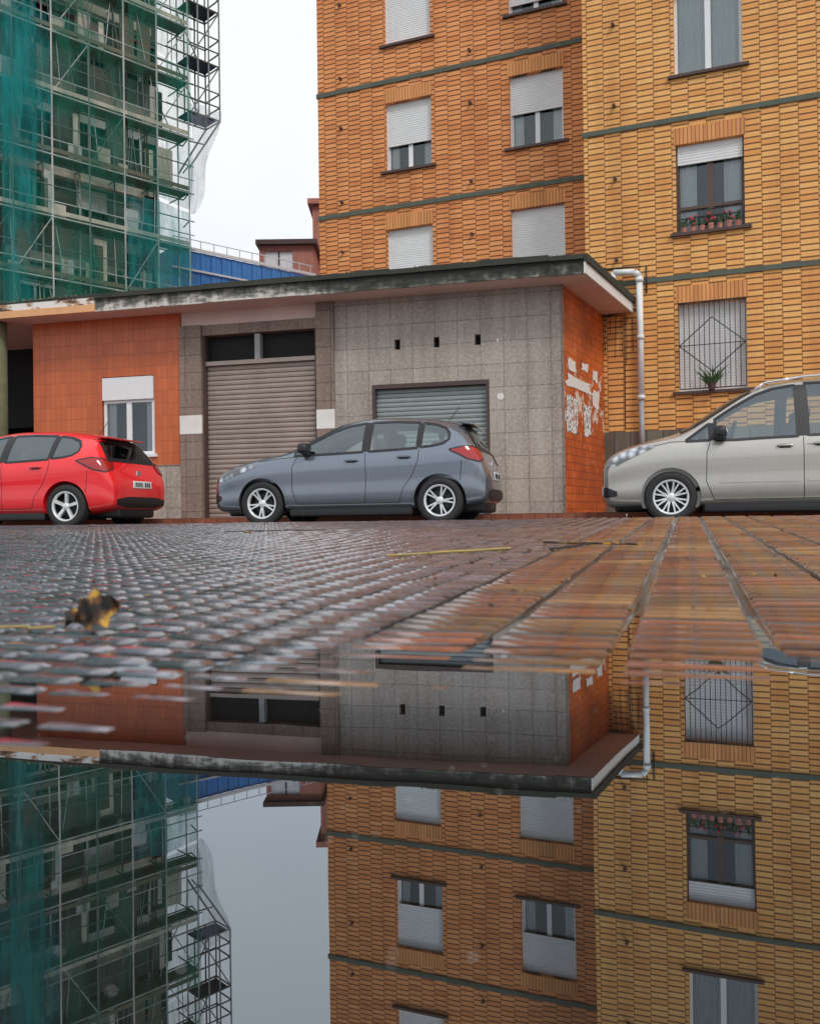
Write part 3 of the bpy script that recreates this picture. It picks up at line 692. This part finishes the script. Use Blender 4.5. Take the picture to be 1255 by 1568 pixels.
def wheel(parent, name, x, y, r, sgn, nsp, dbl):
    mb = MB(); n = 48; rr = r*.655
    def lathe(prof, mm):
        b = len(mb.v)
        for (R_, Y_) in prof:
            for i in range(n): t = 2*pi*i/n; mb.v.append((R_*cos(t), Y_, R_*sin(t)))
        for k in range(len(prof)-1):
            for i in range(n):
                j = (i+1) % n; mb.f.append((b+k*n+i, b+k*n+j, b+(k+1)*n+j, b+(k+1)*n+i)); mb.m.append(mm)
    lathe([(rr, -.085), (rr+.012, -.1), (rr+.05, -.106), (r-.022, -.1), (r-.004, -.075), (r, -.05), (r, .05), (r-.004, .075), (r-.022, .1), (rr+.05, .106), (rr, .09)], 0)
    lathe([(rr+.008, -.100), (rr-.004, -.102), (rr-.014, -.094), (rr-.02, -.06)], 1); lathe([(rr-.02, -.06), (rr-.035, .06)], 3)
    lathe([(rr-.03, .03), (.001, .03)], 3); lathe([(rr*.66, -.0), (.05, -.0)], 2)
    lathe([(.052, -.04), (.052, -.085), (.04, -.092), (.0005, -.094)], 1)
    for k in range(nsp):
        base = 2*pi*k/nsp+.3
        for o_ in ((-.17, .17) if dbl else (0,)):
            a0 = base+o_*.6; a1 = base+o_; pts = []
            w0 = .015 if dbl else .026; w1 = .011 if dbl else .032
            for (R_, a_, w_, yo) in ((.03, a0, w0, -.078), (rr*.6, (a0+a1)/2, (w0+w1)/2, -.088), (rr-.008, a1, w1, -.094)):
                c = Vector((cos(a_)*R_, 0, sin(a_)*R_)); t = Vector((-sin(a_), 0, cos(a_)))
                pts.append([c-t*w_+Vector((0, yo+.03, 0)), c-t*w_*.7+Vector((0, yo, 0)), c+t*w_*.7+Vector((0, yo, 0)), c+t*w_+Vector((0, yo+.03, 0))])
            for A_, B_ in zip(pts, pts[1:]):
                for q in range(3): mb.poly([A_[q], B_[q], B_[q+1], A_[q+1]], 1)
    o = mb.make(name, parent, ['tyre', 'alloy', 'discm', 'black'])
    for p in o.data.polygons: p.use_smooth = p.material_index in (0, 1) and len(p.vertices) == 4
    o.location = (x, y, r); o.rotation_euler = (0, random.uniform(0, 1), pi if sgn > 0 else 0); return o

PROJ = {
    'near': (Vector((1, 0, 0)), Vector((0, 1, 0))), 'far': (Vector((1, 0, 0)), Vector((0, -1, 0))),
    'rear': (Vector((0, 1, 0)), Vector((-1, 0, 0))), 'front': (Vector((0, 1, 0)), Vector((1, 0, 0))),
    'rn': (Vector((.7071, .7071, 0)), Vector((-.7071, .7071, 0))), 'rf': (Vector((.7071, -.7071, 0)), Vector((-.7071, -.7071, 0))),
    'fn': (Vector((.7071, -.7071, 0)), Vector((.7071, .7071, 0))), 'ff': (Vector((.7071, .7071, 0)), Vector((.7071, -.7071, 0))),
}
class Car:
    def __init__(s, name, spec, s_front, Dside, z):
        s.sp = spec; st = spec['st']; s.st = st
        wmax = max(r[4] for r in st)
        s.e = empty(name, d_s*s_front+m_s*(Dside+wmax)+Vector((0, 0, z)), -TS); s.L = st[-1][0]
        V = []; F = []; ring = 22
        for (x, zb, zt, be, w, wt) in st:
            hb = be-zb; g = zt-be; w *= 1.012
            half = [(0, zb), (.80*w, zb), (.955*w, zb+.08*hb), (.995*w, zb+.30*hb), (.975*w, zb+.50*hb), (1.008*w, zb+.82*hb), (.965*w, be),
                    (.955*w*.5+wt*.5+.012, be+g*.48), (wt+.012, zt-min(.085, .32*g)), (.80*wt, zt-min(.020, .1*g)), (.4*wt, zt-.002)]
            R_ = [(y, zz) for y, zz in half]+[(0, zt)]+[(-y, zz) for y, zz in reversed(half[1:])]
            ring = len(R_)
            V += [(x, y, zz) for y, zz in R_]
        n = len(st)
        for k in range(n-1):
            for i in range(ring):
                j = (i+1) % ring; F.append((k*ring+i, k*ring+j, (k+1)*ring+j, (k+1)*ring+i))
        F.append(tuple(reversed(range(ring)))); F.append(tuple((n-1)*ring+i for i in range(ring)))
        me = bpy.data.meshes.new('cage'); me.from_pydata(V, [], F); ob = bpy.data.objects.new('cage', me); COL.objects.link(ob)
        bm = bmesh.new(); bm.from_mesh(me); bmesh.ops.recalc_face_normals(bm, faces=bm.faces); bm.to_mesh(me); bm.free()
        md = ob.modifiers.new('s', 'SUBSURF'); md.levels = 3; md.render_levels = 3
        me2 = evalmesh(ob); bm = bmesh.new(); bm.from_mesh(me2); s.bvh = BVHTree.FromBMesh(bm); bm.free()
        ob.modifiers.clear(); ob.data = me2
        r = spec['r']; ra = r+.042; bm = bmesh.new()
        for ax in spec['axles']:
            for sg in (-1, 1):
                ret = bmesh.ops.create_cone(bm, cap_ends=True, segments=64, radius1=ra, radius2=ra, depth=.6)
                vs = ret['verts']; bmesh.ops.rotate(bm, verts=vs, matrix=Matrix.Rotation(pi/2, 3, 'X')); bmesh.ops.translate(bm, verts=vs, vec=(ax, sg*(wmax-.33+.3), r+.005))
        cm = bpy.data.meshes.new('cut'); bm.to_mesh(cm); bm.free(); co = bpy.data.objects.new('cut', cm); COL.objects.link(co)
        md = ob.modifiers.new('b', 'BOOLEAN'); md.object = co; md.operation = 'DIFFERENCE'; md.solver = 'EXACT'
        me3 = evalmesh(ob); bpy.data.objects.remove(ob); bpy.data.objects.remove(co)
        bm = bmesh.new(); bm.from_mesh(me3); dele = []
        for f in bm.faces:
            c = f.calc_center_median(); nm = f.normal; f.smooth = True; f.material_index = 0
            for ax in spec['axles']:
                dd = sqrt((c.x-ax)**2+(c.z-r-.005)**2)
                if dd < ra*1.003 and abs(c.y) > wmax-.345 and (abs(nm.y) < .3 or abs(abs(c.y)-(wmax-.33)) < .01): f.material_index = 1; f.smooth = False
            if c.z < .22+.0 and nm.z < -.5: f.material_index = 1
            if f.material_index: continue
            if abs(c.y) > .35 and abs(nm.y) > .3:
                for keys in spec['side']:
                    if keys[0][0] < c.x < keys[-1][0]:
                        xs = [k[0] for k in keys]
                        if np.interp(c.x, xs, [k[1] for k in keys]) < c.z < np.interp(c.x, xs, [k[2] for k in keys]): dele.append(f); break
            x0, x1, h0, h1 = spec['ws']
            if x0 < c.x < x1 and nm.z > .15 and c.z > .9 and abs(c.y) < h0+(h1-h0)*(c.x-x0)/(x1-x0): dele.append(f)
            ry0, ry1, rz0, rz1 = spec['rw']
            if c.x > s.L-.75 and nm.x > .2 and rz0 < c.z < rz1 and abs(c.y) < ry0+(ry1-ry0)*(c.z-rz0)/(rz1-rz0): dele.append(f)
        bmesh.ops.delete(bm, geom=list(set(dele)), context='FACES')
        bm.to_mesh(me3); bm.free(); me3.materials.clear(); me3.materials.append(M[spec['paint']]); me3.materials.append(M['black'])
        body = bpy.data.objects.new('body', me3); COL.objects.link(body); body.parent = s.e
        s.build(wmax)
    def hit(s, pr, u, v, off):
        U, dr = PROJ[pr]
        o = U*u - dr*8 + Vector((0, 0, v)); h, nrm, _, _ = s.bvh.ray_cast(o, dr)
        if h is None:
            h, nrm, _, _ = s.bvh.find_nearest(U*u - dr*(0.9 if pr != 'rear' else -s.L+.1) + Vector((0, 0, v)))
        if nrm.dot(dr) > 0: nrm = -nrm
        return h+nrm*off
    def hit_top(s, x, y, off):
        h, nrm, _, _ = s.bvh.ray_cast(Vector((x, y, 5)), Vector((0, 0, -1)))
        if nrm.z < 0: nrm = -nrm
        return h+nrm*off
    def patch(s, name, pr, keys, mat, off=.004, nu=26, nv=8):
        mb = MB(); us = [k[0] for k in keys]; g = {}
        for i in range(nu+1):
            u = us[0]+(us[-1]-us[0])*i/nu; lo = np.interp(u, us, [k[1] for k in keys]); hi = np.interp(u, us, [k[2] for k in keys])
            for j in range(nv+1): g[i, j] = s.hit(pr, u, lo+(hi-lo)*j/nv, off)
        for i in range(nu):
            for j in range(nv): mb.poly([g[i, j], g[i+1, j], g[i+1, j+1], g[i, j+1]])
        o = mb.make(name, s.e, [mat]); s.weld(o); return o
    def weld(s, o):
        bm = bmesh.new(); bm.from_mesh(o.data); bmesh.ops.remove_doubles(bm, verts=bm.verts, dist=.0001); bmesh.ops.recalc_face_normals(bm, faces=bm.faces)
        for f in bm.faces: f.smooth = True
        bm.to_mesh(o.data); bm.free()
    def ribbon(s, name, pr, path, w, mat, off=.003, closed=False, step=.03):
        P = [Vector(p) for p in path]
        if closed: P.append(P[0])
        Q = []
        for a, b in zip(P, P[1:]):
            n = max(1, int((b-a).length/step)); Q += [a.lerp(b, i/n) for i in range(n)]
        if not closed: Q.append(P[-1])
        mb = MB(); E = []; n = len(Q)
        for i, q in enumerate(Q):
            a = Q[i-1] if (i > 0 or closed) else Q[i]; b = Q[(i+1) % n] if (i < n-1 or closed) else Q[i]
            t = (b-a)
            if t.length < 1e-6: t = Vector((1, 0))
            t.normalize(); nn = Vector((-t.y, t.x))
            E.append([s.hit(pr, q.x+nn.x*w/2, q.y+nn.y*w/2, off), s.hit(pr, q.x-nn.x*w/2, q.y-nn.y*w/2, off)])
        rng = range(n) if closed else range(n-1)
        for i in rng:
            A_, B_ = E[i], E[(i+1) % n]; mb.poly([A_[0], B_[0], B_[1], A_[1]])
        o = mb.make(name, s.e, [mat]); s.weld(o); return o
    def build(s, wmax):
        sp = s.sp; r = sp['r']
        for i, ax in enumerate(sp['axles']):
            for sg in (-1, 1): wheel(s.e, 'wheel_%d%s' % (i+1, 'n' if sg < 0 else 'f'), ax, sg*(wmax-.115), r, sg, sp['spokes'], sp['dbl'])
        a = sp['axles']
        rbox('underbody_shade', s.e, ((a[0]+a[1])/2, 0, .19), (a[1]-a[0]-2*r-.14, 2*wmax-.16, .14), 'black', .03)  # black boxes added below the floor stand in for shade under the car
        rbox('underbody_shade_rear', s.e, ((a[1]+s.L)/2, 0, .24), (s.L-a[1]-.16, 1.0, .2), 'black', .05)
        rbox('underbody_shade_front', s.e, (a[0]/2+.05, 0, .24), (a[0]-.2, 1.0, .2), 'black', .05)
        for side in ('near', 'far'):
            for k, keys in enumerate(sp['side']):
                s.patch('side_glass_%s_%d' % (side, k), side, keys, sp.get('glass', 'glass'), .001)
                out = [(a_, b) for a_, b, c in keys]+[(a_, c) for a_, b, c in reversed(keys)]
                s.ribbon('window_trim_%s_%d' % (side, k), side, out, .034, 'black', .0035, True)
            for k, (a_, b, c, d) in enumerate(sp['pillars']): s.patch('pillar_%s_%d' % (side, k), side, [(a_, c, d), (b, c, d+.0)], 'black', .0042)
            for k, pth in enumerate(sp['seams']): s.ribbon('door_seam_%s_%d' % (side, k), side, pth, .009, 'black', .0012)
            s.ribbon('sill_%s' % side, side, [(a[0]+r+.07, .225), (a[1]-r-.07, .225)], .08, 'black', .004)
            for i, ax in enumerate(a):
                pth = [(ax+(r+.052)*cos(t), r+.005+(r+.052)*sin(t)) for t in np.linspace(-.15, pi+.15, 30)]
                s.ribbon('arch_lip_%s_%d' % (side, i), side, pth, .026, sp.get('archmat', sp['paint']), .006)
            for k, pth in enumerate(sp.get('moulding', [])): s.ribbon('moulding_%s_%d' % (side, k), side, pth, .035, sp['paint'], .010)
            sg = -1 if side == 'near' else 1
            for hx, hz in sp['handles']:
                p = s.hit(side, hx, hz, .022); rbox('door_handle', s.e, p, (.19, .03, .028), sp['paint'], .012)
                p = s.hit(side, hx, hz-.004, .002); rbox('handle_cup', s.e, p, (.13, .01, .05), 'black', .004)
            mx, mz = sp['mirror']; p = s.hit(side, mx, mz, .10)
            rbox('door_mirror', s.e, p+Vector((0, 0, .03)), (.15, .20, .15), sp.get('mirmat', sp['paint']), .055, (0, 0, sg*.2), 4)
            rbox('mirror_base', s.e, p+Vector((.01, -sg*.06, -.04)), (.10, .14, .05), 'black', .02)
        for pr in ('rn', 'rf'):
            for kk in sp['tail']:
                s.patch('tail_lamp', pr, kk, 'redlamp', .010, 16, 8)
                out = [(a_, b) for a_, b, c in kk]+[(a_, c) for a_, b, c in reversed(kk)]
                s.ribbon('tail_lamp_edge', pr, out, .016, 'black', .011, True)
        for pr in ('fn', 'ff'): s.patch('headlamp', pr, sp['head'], 'headlamp', .005, 20, 8)
        for kk in sp.get('fog', []):
            for pr in ('fn', 'ff'): s.patch('front_bumper_vent', pr, kk, 'black', .004, 8, 4)
        for kk in sp['grille']: s.patch('grille', 'front', kk, 'black', .006, 16, 4)
        for kk in sp['rlow']: s.patch('rear_bumper_lower', 'rear', kk, 'black', .005, 20, 4)
        x0, x1, h0, h1 = sp['ws']; mb = MB(); g = {}
        for i in range(15):
            x = x0+(x1-x0)*i/14; hw = h0+(h1-h0)*i/14
            for j in range(21): g[i, j] = s.hit_top(x, -hw+2*hw*j/20, .001)
        for i in range(14):
            for j in range(20): mb.poly([g[i, j], g[i+1, j], g[i+1, j+1], g[i, j+1]])
        s.weld(mb.make('windscreen', s.e, ['glass']))
        mb = MB(); pts = [(x0, -h0+2*h0*j/20) for j in range(21)]+[(x0+(x1-x0)*i/14, h0+(h1-h0)*i/14) for i in range(1, 15)]+[(x1, h1-2*h1*j/20) for j in range(1, 21)]+[(x1-(x1-x0)*i/14, -(h1+(h0-h1)*i/14)) for i in range(1, 14)]
        cx = (x0+x1)/2
        for a_, b in zip(pts, pts[1:]+pts[:1]):
            def io(p, k): return s.hit_top(cx+(p[0]-cx)*(1+k), p[1]*(1+k*.7), .0035)
            mb.poly([io(a_, -.05), io(b, -.05), io(b, .05), io(a_, .05)])
        s.weld(mb.make('windscreen_trim', s.e, ['black']))
        ry0, ry1, rz0, rz1 = sp['rw']
        s.patch('rear_glass', 'rear', [(-ry0, rz0, rz0+.02), (-ry1, rz0, rz1), (ry1, rz0, rz1), (ry0, rz0, rz0+.02)], 'glassd', .002)
        s.ribbon('rear_glass_trim', 'rear', [(-ry0, rz0), (ry0, rz0), (ry1, rz1), (-ry1, rz1)], .06, 'black', .0045, True)
        px, pz = sp['plate']; p = s.hit('rear', 0, pz, .012)
        rbox('licence_plate', s.e, p, (.012, .52, .11), 'plate', .004)
        for i in range(8):
            if i == 4: continue
            rbox('plate_character', s.e, p+Vector((.008, -.19+i*.054, 0)), (.004, .032, .066), 'ink', .001)
        p = s.hit('front', 0, .42, .01); rbox('front_plate', s.e, p, (.012, .52, .11), 'plate', .004)
        p = s.hit('rear', 0, pz+.17, .006); rbox('rear_badge', s.e, p, (.012, .11, .09), 'chrome', .03)
        fx = sp['seatx']; zf = sp.get('seatz', .0)
        rbox('floor', s.e, ((1.1+s.L-.5)/2, 0, .42), (s.L-1.7, 1.2, .06), 'seat', .02)
        rbox('dashboard', s.e, (fx-.78, 0, .84+zf), (.35, 1.25, .18), 'seat', .06)
        for y in (-.36, .36):
            rbox('front_seat', s.e, (fx, y, .62+zf), (.5, .48, .2), 'seat', .07); rbox('front_seat_back', s.e, (fx+.27, y, .90+zf), (.16, .46, .56), 'seat', .07, (0, .22, 0)); rbox('headrest', s.e, (fx+.37, y, 1.23+zf), (.1, .26, .16), 'seat', .04)
        rbox('rear_seat', s.e, (fx+.95, 0, .78+zf), (.16, 1.1, .5), 'seat', .06, (0, .25, 0))
        for y in (-.4, .4): rbox('rear_headrest', s.e, (fx+1.05, y, 1.07+zf), (.09, .24, .12), 'seat', .04)
        mb = MB()
        for i in range(20):
            a_ = 2*pi*i/20; b = 2*pi*(i+1)/20
            mb.cyl((fx-.5+.05*sin(a_), -.36+.18*cos(a_), .98+zf+.17*sin(a_)), (fx-.5+.05*sin(b), -.36+.18*cos(b), .98+zf+.17*sin(b)), .016, 0, 6)
        mb.cyl((fx-.5, -.53, .98+zf), (fx-.5, -.19, .98+zf), .018, 0, 6); mb.cyl((fx-.5, -.36, .98+zf), (fx-.7, -.36, .88+zf), .03, 0, 6)
        mb.make('steering_wheel', s.e, ['black'])
        if 'extra' in sp: sp['extra'](s)

def scale_spec(kx, ky, kz):
    k = lambda L_: [(a*kx, (b-.03)*kz, (c+.018)*kz) for a, b, c in L_]
    q = lambda L_: [(a*kx, b*kz) for a, b in L_]
    dn = .7071
    st = [(0, .34, .60, .53, .50, .38), (.03, .23, .69, .60, .66, .52), (.12, .19, .765, .69, .765, .64), (.30, .18, .84, .765, .825, .70), (.58, .18, .925, .84, .858, .72), (.90, .18, .985, .885, .87, .73), (1.10, .18, 1.025, .90, .872, .72),
          (1.28, .18, 1.115, .915, .874, .68), (1.55, .18, 1.265, .93, .876, .63), (1.80, .18, 1.39, .945, .876, .60), (2.00, .18, 1.455, .955, .876, .585), (2.30, .18, 1.495, .97, .876, .58), (2.70, .18, 1.495, .985, .876, .575),
          (3.10, .18, 1.468, 1.005, .874, .565), (3.38, .19, 1.42, 1.03, .866, .55), (3.60, .20, 1.365, 1.045, .852, .54), (3.66, .21, 1.30, 1.045, .845, .55), (3.74, .22, 1.15, 1.02, .825, .58), (3.82, .24, 1.0, .93, .80, .62), (3.89, .26, .86, .79, .77, .63), (3.95, .30, .70, .64, .71, .58), (3.97, .36, .60, .55, .60, .46)]
    return dict(
        st=[(x*kx, zb, zt*kz, be*kz, w*ky, wt*ky) for x, zb, zt, be, w, wt in st],
        side=[k([(1.30, .985, .99), (1.6, .99, 1.155), (1.85, .995, 1.275), (2.0, 1.0, 1.33), (2.28, 1.01, 1.375)]),
              k([(2.37, 1.012, 1.378), (2.7, 1.025, 1.378), (3.03, 1.04, 1.355)]),
              k([(3.08, 1.05, 1.35), (3.25, 1.065, 1.32), (3.38, 1.095, 1.27), (3.45, 1.15, 1.18)])],
        pillars=[(2.265*kx, 2.385*kx, .985*kz, 1.395*kz), (3.02*kx, 3.09*kx, 1.02*kz, 1.365*kz)],
        seams=[q([(1.34, .93), (1.28, .80), (1.27, .5), (1.34, .29)]), q([(2.32, .97), (2.33, .6), (2.31, .29)]), q([(3.06, 1.0), (3.05, .85), (2.97, .66), (2.84, .48), (2.78, .29)]), q([(1.34, .29), (2.78, .29)]), q([(.78, .89), (1.1, .925), (1.34, .94)]), q([(3.60, .52), (3.63, .84)])],
        ws=(1.15*kx, 1.88*kx, .67*ky, .54*ky), rw=(.62*ky, .50*ky, 1.0*kz, 1.29*kz), handles=q([(2.13, .865), (2.86, .895)]), mirror=(1.48*kx, .965*kz),
        tail=[[((3.46*kx-.84*ky)*dn, .97*kz, .98*kz), ((3.66*kx-.80*ky)*dn, .85*kz, 1.02*kz), ((3.80*kx-.72*ky)*dn, .81*kz, 1.0*kz), ((3.86*kx-.60*ky)*dn, .86*kz, .95*kz)]],
        head=[((.20+.62)*dn*1.0, .62, .66), ((.25+.76)*dn, .63, .76), ((.5+.82)*dn, .72, .835), ((.72+.86)*dn, .81, .855)],
        fog=[[(.36, .33, .42), (.55, .32, .46), (.68, .36, .42)]],
        grille=[[(-.38, .50, .56), (0, .48, .58), (.38, .50, .56)], [(-.5, .30, .38), (.5, .30, .38)]],
        rlow=[[(-.66*ky, .34, .42), (-.4, .30, .46), (.4, .30, .46), (.66*ky, .34, .42)]], plate=(0, .64*kz), seatx=2.15*kx)

def antenna(c):
    mb = MB(); x = c.L*.83; p = c.hit_top(x, 0, 0); mb.cyl(p, p+Vector((.16, 0, .20)), .005, 0, 5); mb.make('antenna', c.e, ['black'])
    p = c.hit_top(c.L*.905, 0, 0); rbox('spoiler', c.e, p+Vector((.05, 0, .0)), (.18, 1.04, .03), c.sp['paint'], .014, (0, .2, 0))
    mb = MB(); p = c.hit('rear', 0, 1.03, .03); q = c.hit('rear', -.3, 1.1, .03); mb.cyl(p, q, .008, 0, 5); mb.make('rear_wiper', c.e, ['black'])

sp1 = scale_spec(1, 1, 1); sp1.update(paint='p_grey', mirmat='black', r=.310, axles=(.82, 3.33), spokes=5, dbl=True, extra=antenna)
Car('parked_hatchback_car', sp1, -5.72, 11.34, .075)
sp2 = scale_spec(1.10, 1.03, 1.01); sp2.update(paint='p_red', r=.325, axles=(.94, 3.625), spokes=5, dbl=False, glass='glass', extra=antenna)
Car('parked_hatchback_car', sp2, -11.62, 11.34, .075)
dn = .7071
def vanextra(c):
    mb = MB()
    for y in (-.56, .56):
        P = [c.hit_top(x, y, .05 if 1.95 < x < 3.8 else .0) for x in (1.85, 1.97, 2.4, 3.0, 3.6, 3.78, 3.88)]
        for p, q in zip(P, P[1:]): mb.cyl(p, q, .016, 0, 8)
    mb.make('roof_rails', c.e, ['chrome'], True)
sp3 = dict(
    st=[(0, .34, .68, .60, .54, .42), (.03, .24, .79, .70, .70, .58), (.10, .19, .88, .78, .78, .68), (.27, .18, .965, .86, .84, .74), (.55, .18, 1.05, .93, .875, .76), (.80, .18, 1.10, .955, .884, .75), (1.0, .18, 1.17, .97, .886, .72),
        (1.28, .18, 1.36, .98, .888, .675), (1.58, .18, 1.555, .99, .888, .65), (1.86, .18, 1.695, 1.0, .888, .64), (2.2, .18, 1.77, 1.015, .888, .645), (2.8, .18, 1.79, 1.03, .888, .65), (3.4, .18, 1.78, 1.04, .888, .65), (3.8, .2, 1.755, 1.05, .884, .65),
        (3.97, .22, 1.70, 1.05, .87, .65), (4.06, .26, 1.50, 1.04, .855, .67), (4.12, .3, 1.2, 1.0, .83, .69), (4.16, .36, .88, .80, .74, .6)],
    side=[[(1.02, 1.0, 1.01), (1.30, 1.005, 1.22)], [(1.37, 1.0, 1.27), (1.6, 1.0, 1.42), (1.85, 1.01, 1.56), (2.05, 1.015, 1.63), (2.3, 1.02, 1.665)], [(2.42, 1.03, 1.685), (3.2, 1.045, 1.685)], [(3.32, 1.05, 1.68), (3.82, 1.07, 1.62)]],
    pillars=[(1.29, 1.385, 1.005, 1.225), (2.285, 2.435, 1.025, 1.665)],
    seams=[[(1.30, .98), (1.26, .85), (1.25, .5), (1.34, .28)], [(2.36, 1.01), (2.36, .28)], [(3.26, 1.04), (3.26, .8), (3.1, .6), (3.02, .28)], [(1.34, .28), (3.02, .28)], [(.50, .93), (.85, 1.0), (1.1, 1.0)], [(2.4, .92), (3.9, .94)]],
    moulding=[[(1.40, .50), (2.32, .50)], [(2.4, .50), (2.95, .50)]],
    ws=(.98, 1.80, .71, .58), rw=(.60, .56, 1.18, 1.58), handles=[(2.15, .91), (2.56, .925)], mirror=(1.42, 1.03),
    tail=[[((4.0-.86)*dn, 1.0, 1.5), ((4.09-.80)*dn, .95, 1.5)]],
    head=[((.12+.68)*dn, .70, .76), ((.20+.80)*dn, .72, .87), ((.42+.86)*dn, .84, .955), ((.60+.88)*dn, .93, .975)],
    fog=[[(.36, .33, .44), (.55, .32, .46), (.70, .34, .40)]],
    grille=[[(-.45, .52, .68), (0, .50, .70), (.45, .52, .68)], [(-.5, .28, .38), (.5, .28, .38)]],
    rlow=[[(-.6, .36, .46), (.6, .36, .46)]], plate=(0, .66), seatx=2.1, seatz=.12,
    paint='p_silver', mirmat='black', r=.318, axles=(.83, 3.32), spokes=8, dbl=True, extra=vanextra)
Car('parked_minivan', sp3, -.30, 11.34, .055)

# ------------------------------------------------------------------ world / light / camera
W = bpy.data.worlds.new('World'); S.world = W; W.use_nodes = True; t = W.node_tree; t.nodes.clear()
sk = t.nodes.new('ShaderNodeTexSky'); sk.sky_type = 'NISHITA'; sk.sun_disc = False
sdir = Vector((.38, -.80, .95)).normalized()
sk.sun_elevation = math.asin(sdir.z); sk.sun_rotation = math.atan2(sdir.x, sdir.y) % (2*pi)
tc = t.nodes.new('ShaderNodeTexCoord'); nz = t.nodes.new('ShaderNodeTexNoise'); nz.inputs['Scale'].default_value = 1.8; nz.inputs['Detail'].default_value = 6
t.links.new(tc.outputs['Generated'], nz.inputs['Vector'])
rp = t.nodes.new('ShaderNodeValToRGB'); rp.color_ramp.elements[0].position = .35; rp.color_ramp.elements[0].color = (.78, .85, .95, 1); rp.color_ramp.elements[1].position = .62; rp.color_ramp.elements[1].color = (1, 1, 1, 1)
t.links.new(nz.outputs['Fac'], rp.inputs[0])
ml = t.nodes.new('ShaderNodeVectorMath'); ml.operation = 'SCALE'; ml.inputs['Scale'].default_value = 10.8; t.links.new(rp.outputs[0], ml.inputs[0])
mx = t.nodes.new('ShaderNodeMixRGB'); mx.inputs[0].default_value = .9; t.links.new(sk.outputs[0], mx.inputs[1]); t.links.new(ml.outputs[0], mx.inputs[2])
bg = t.nodes.new('ShaderNodeBackground'); bg.inputs[1].default_value = .1; t.links.new(mx.outputs[0], bg.inputs[0])
ow = t.nodes.new('ShaderNodeOutputWorld'); t.links.new(bg.outputs[0], ow.inputs[0])
sl = bpy.data.lights.new('sun', 'SUN'); sl.energy = 1.5; sl.angle = radians(14); sl.color = (1, .96, .9)
so = bpy.data.objects.new('sun', sl); COL.objects.link(so); so.rotation_euler = (-sdir).to_track_quat('-Z', 'Y').to_euler()

cam = bpy.data.cameras.new('camera'); co = bpy.data.objects.new('camera', cam); COL.objects.link(co)
cam.sensor_fit = 'VERTICAL'; cam.sensor_height = 36; cam.lens = 31.0; cam.clip_start = .02; cam.clip_end = 3000
co.matrix_world = Matrix.Translation((0, 0, .16)) @ Matrix.Rotation(radians(90+.38), 4, 'X') @ Matrix.Rotation(-.0138, 4, 'Z')
cam.dof.use_dof = True; cam.dof.focus_distance = 14; cam.dof.aperture_fstop = 7
S.camera = co
S.view_settings.view_transform = 'Standard'; S.view_settings.look = 'None'; S.view_settings.exposure = 0
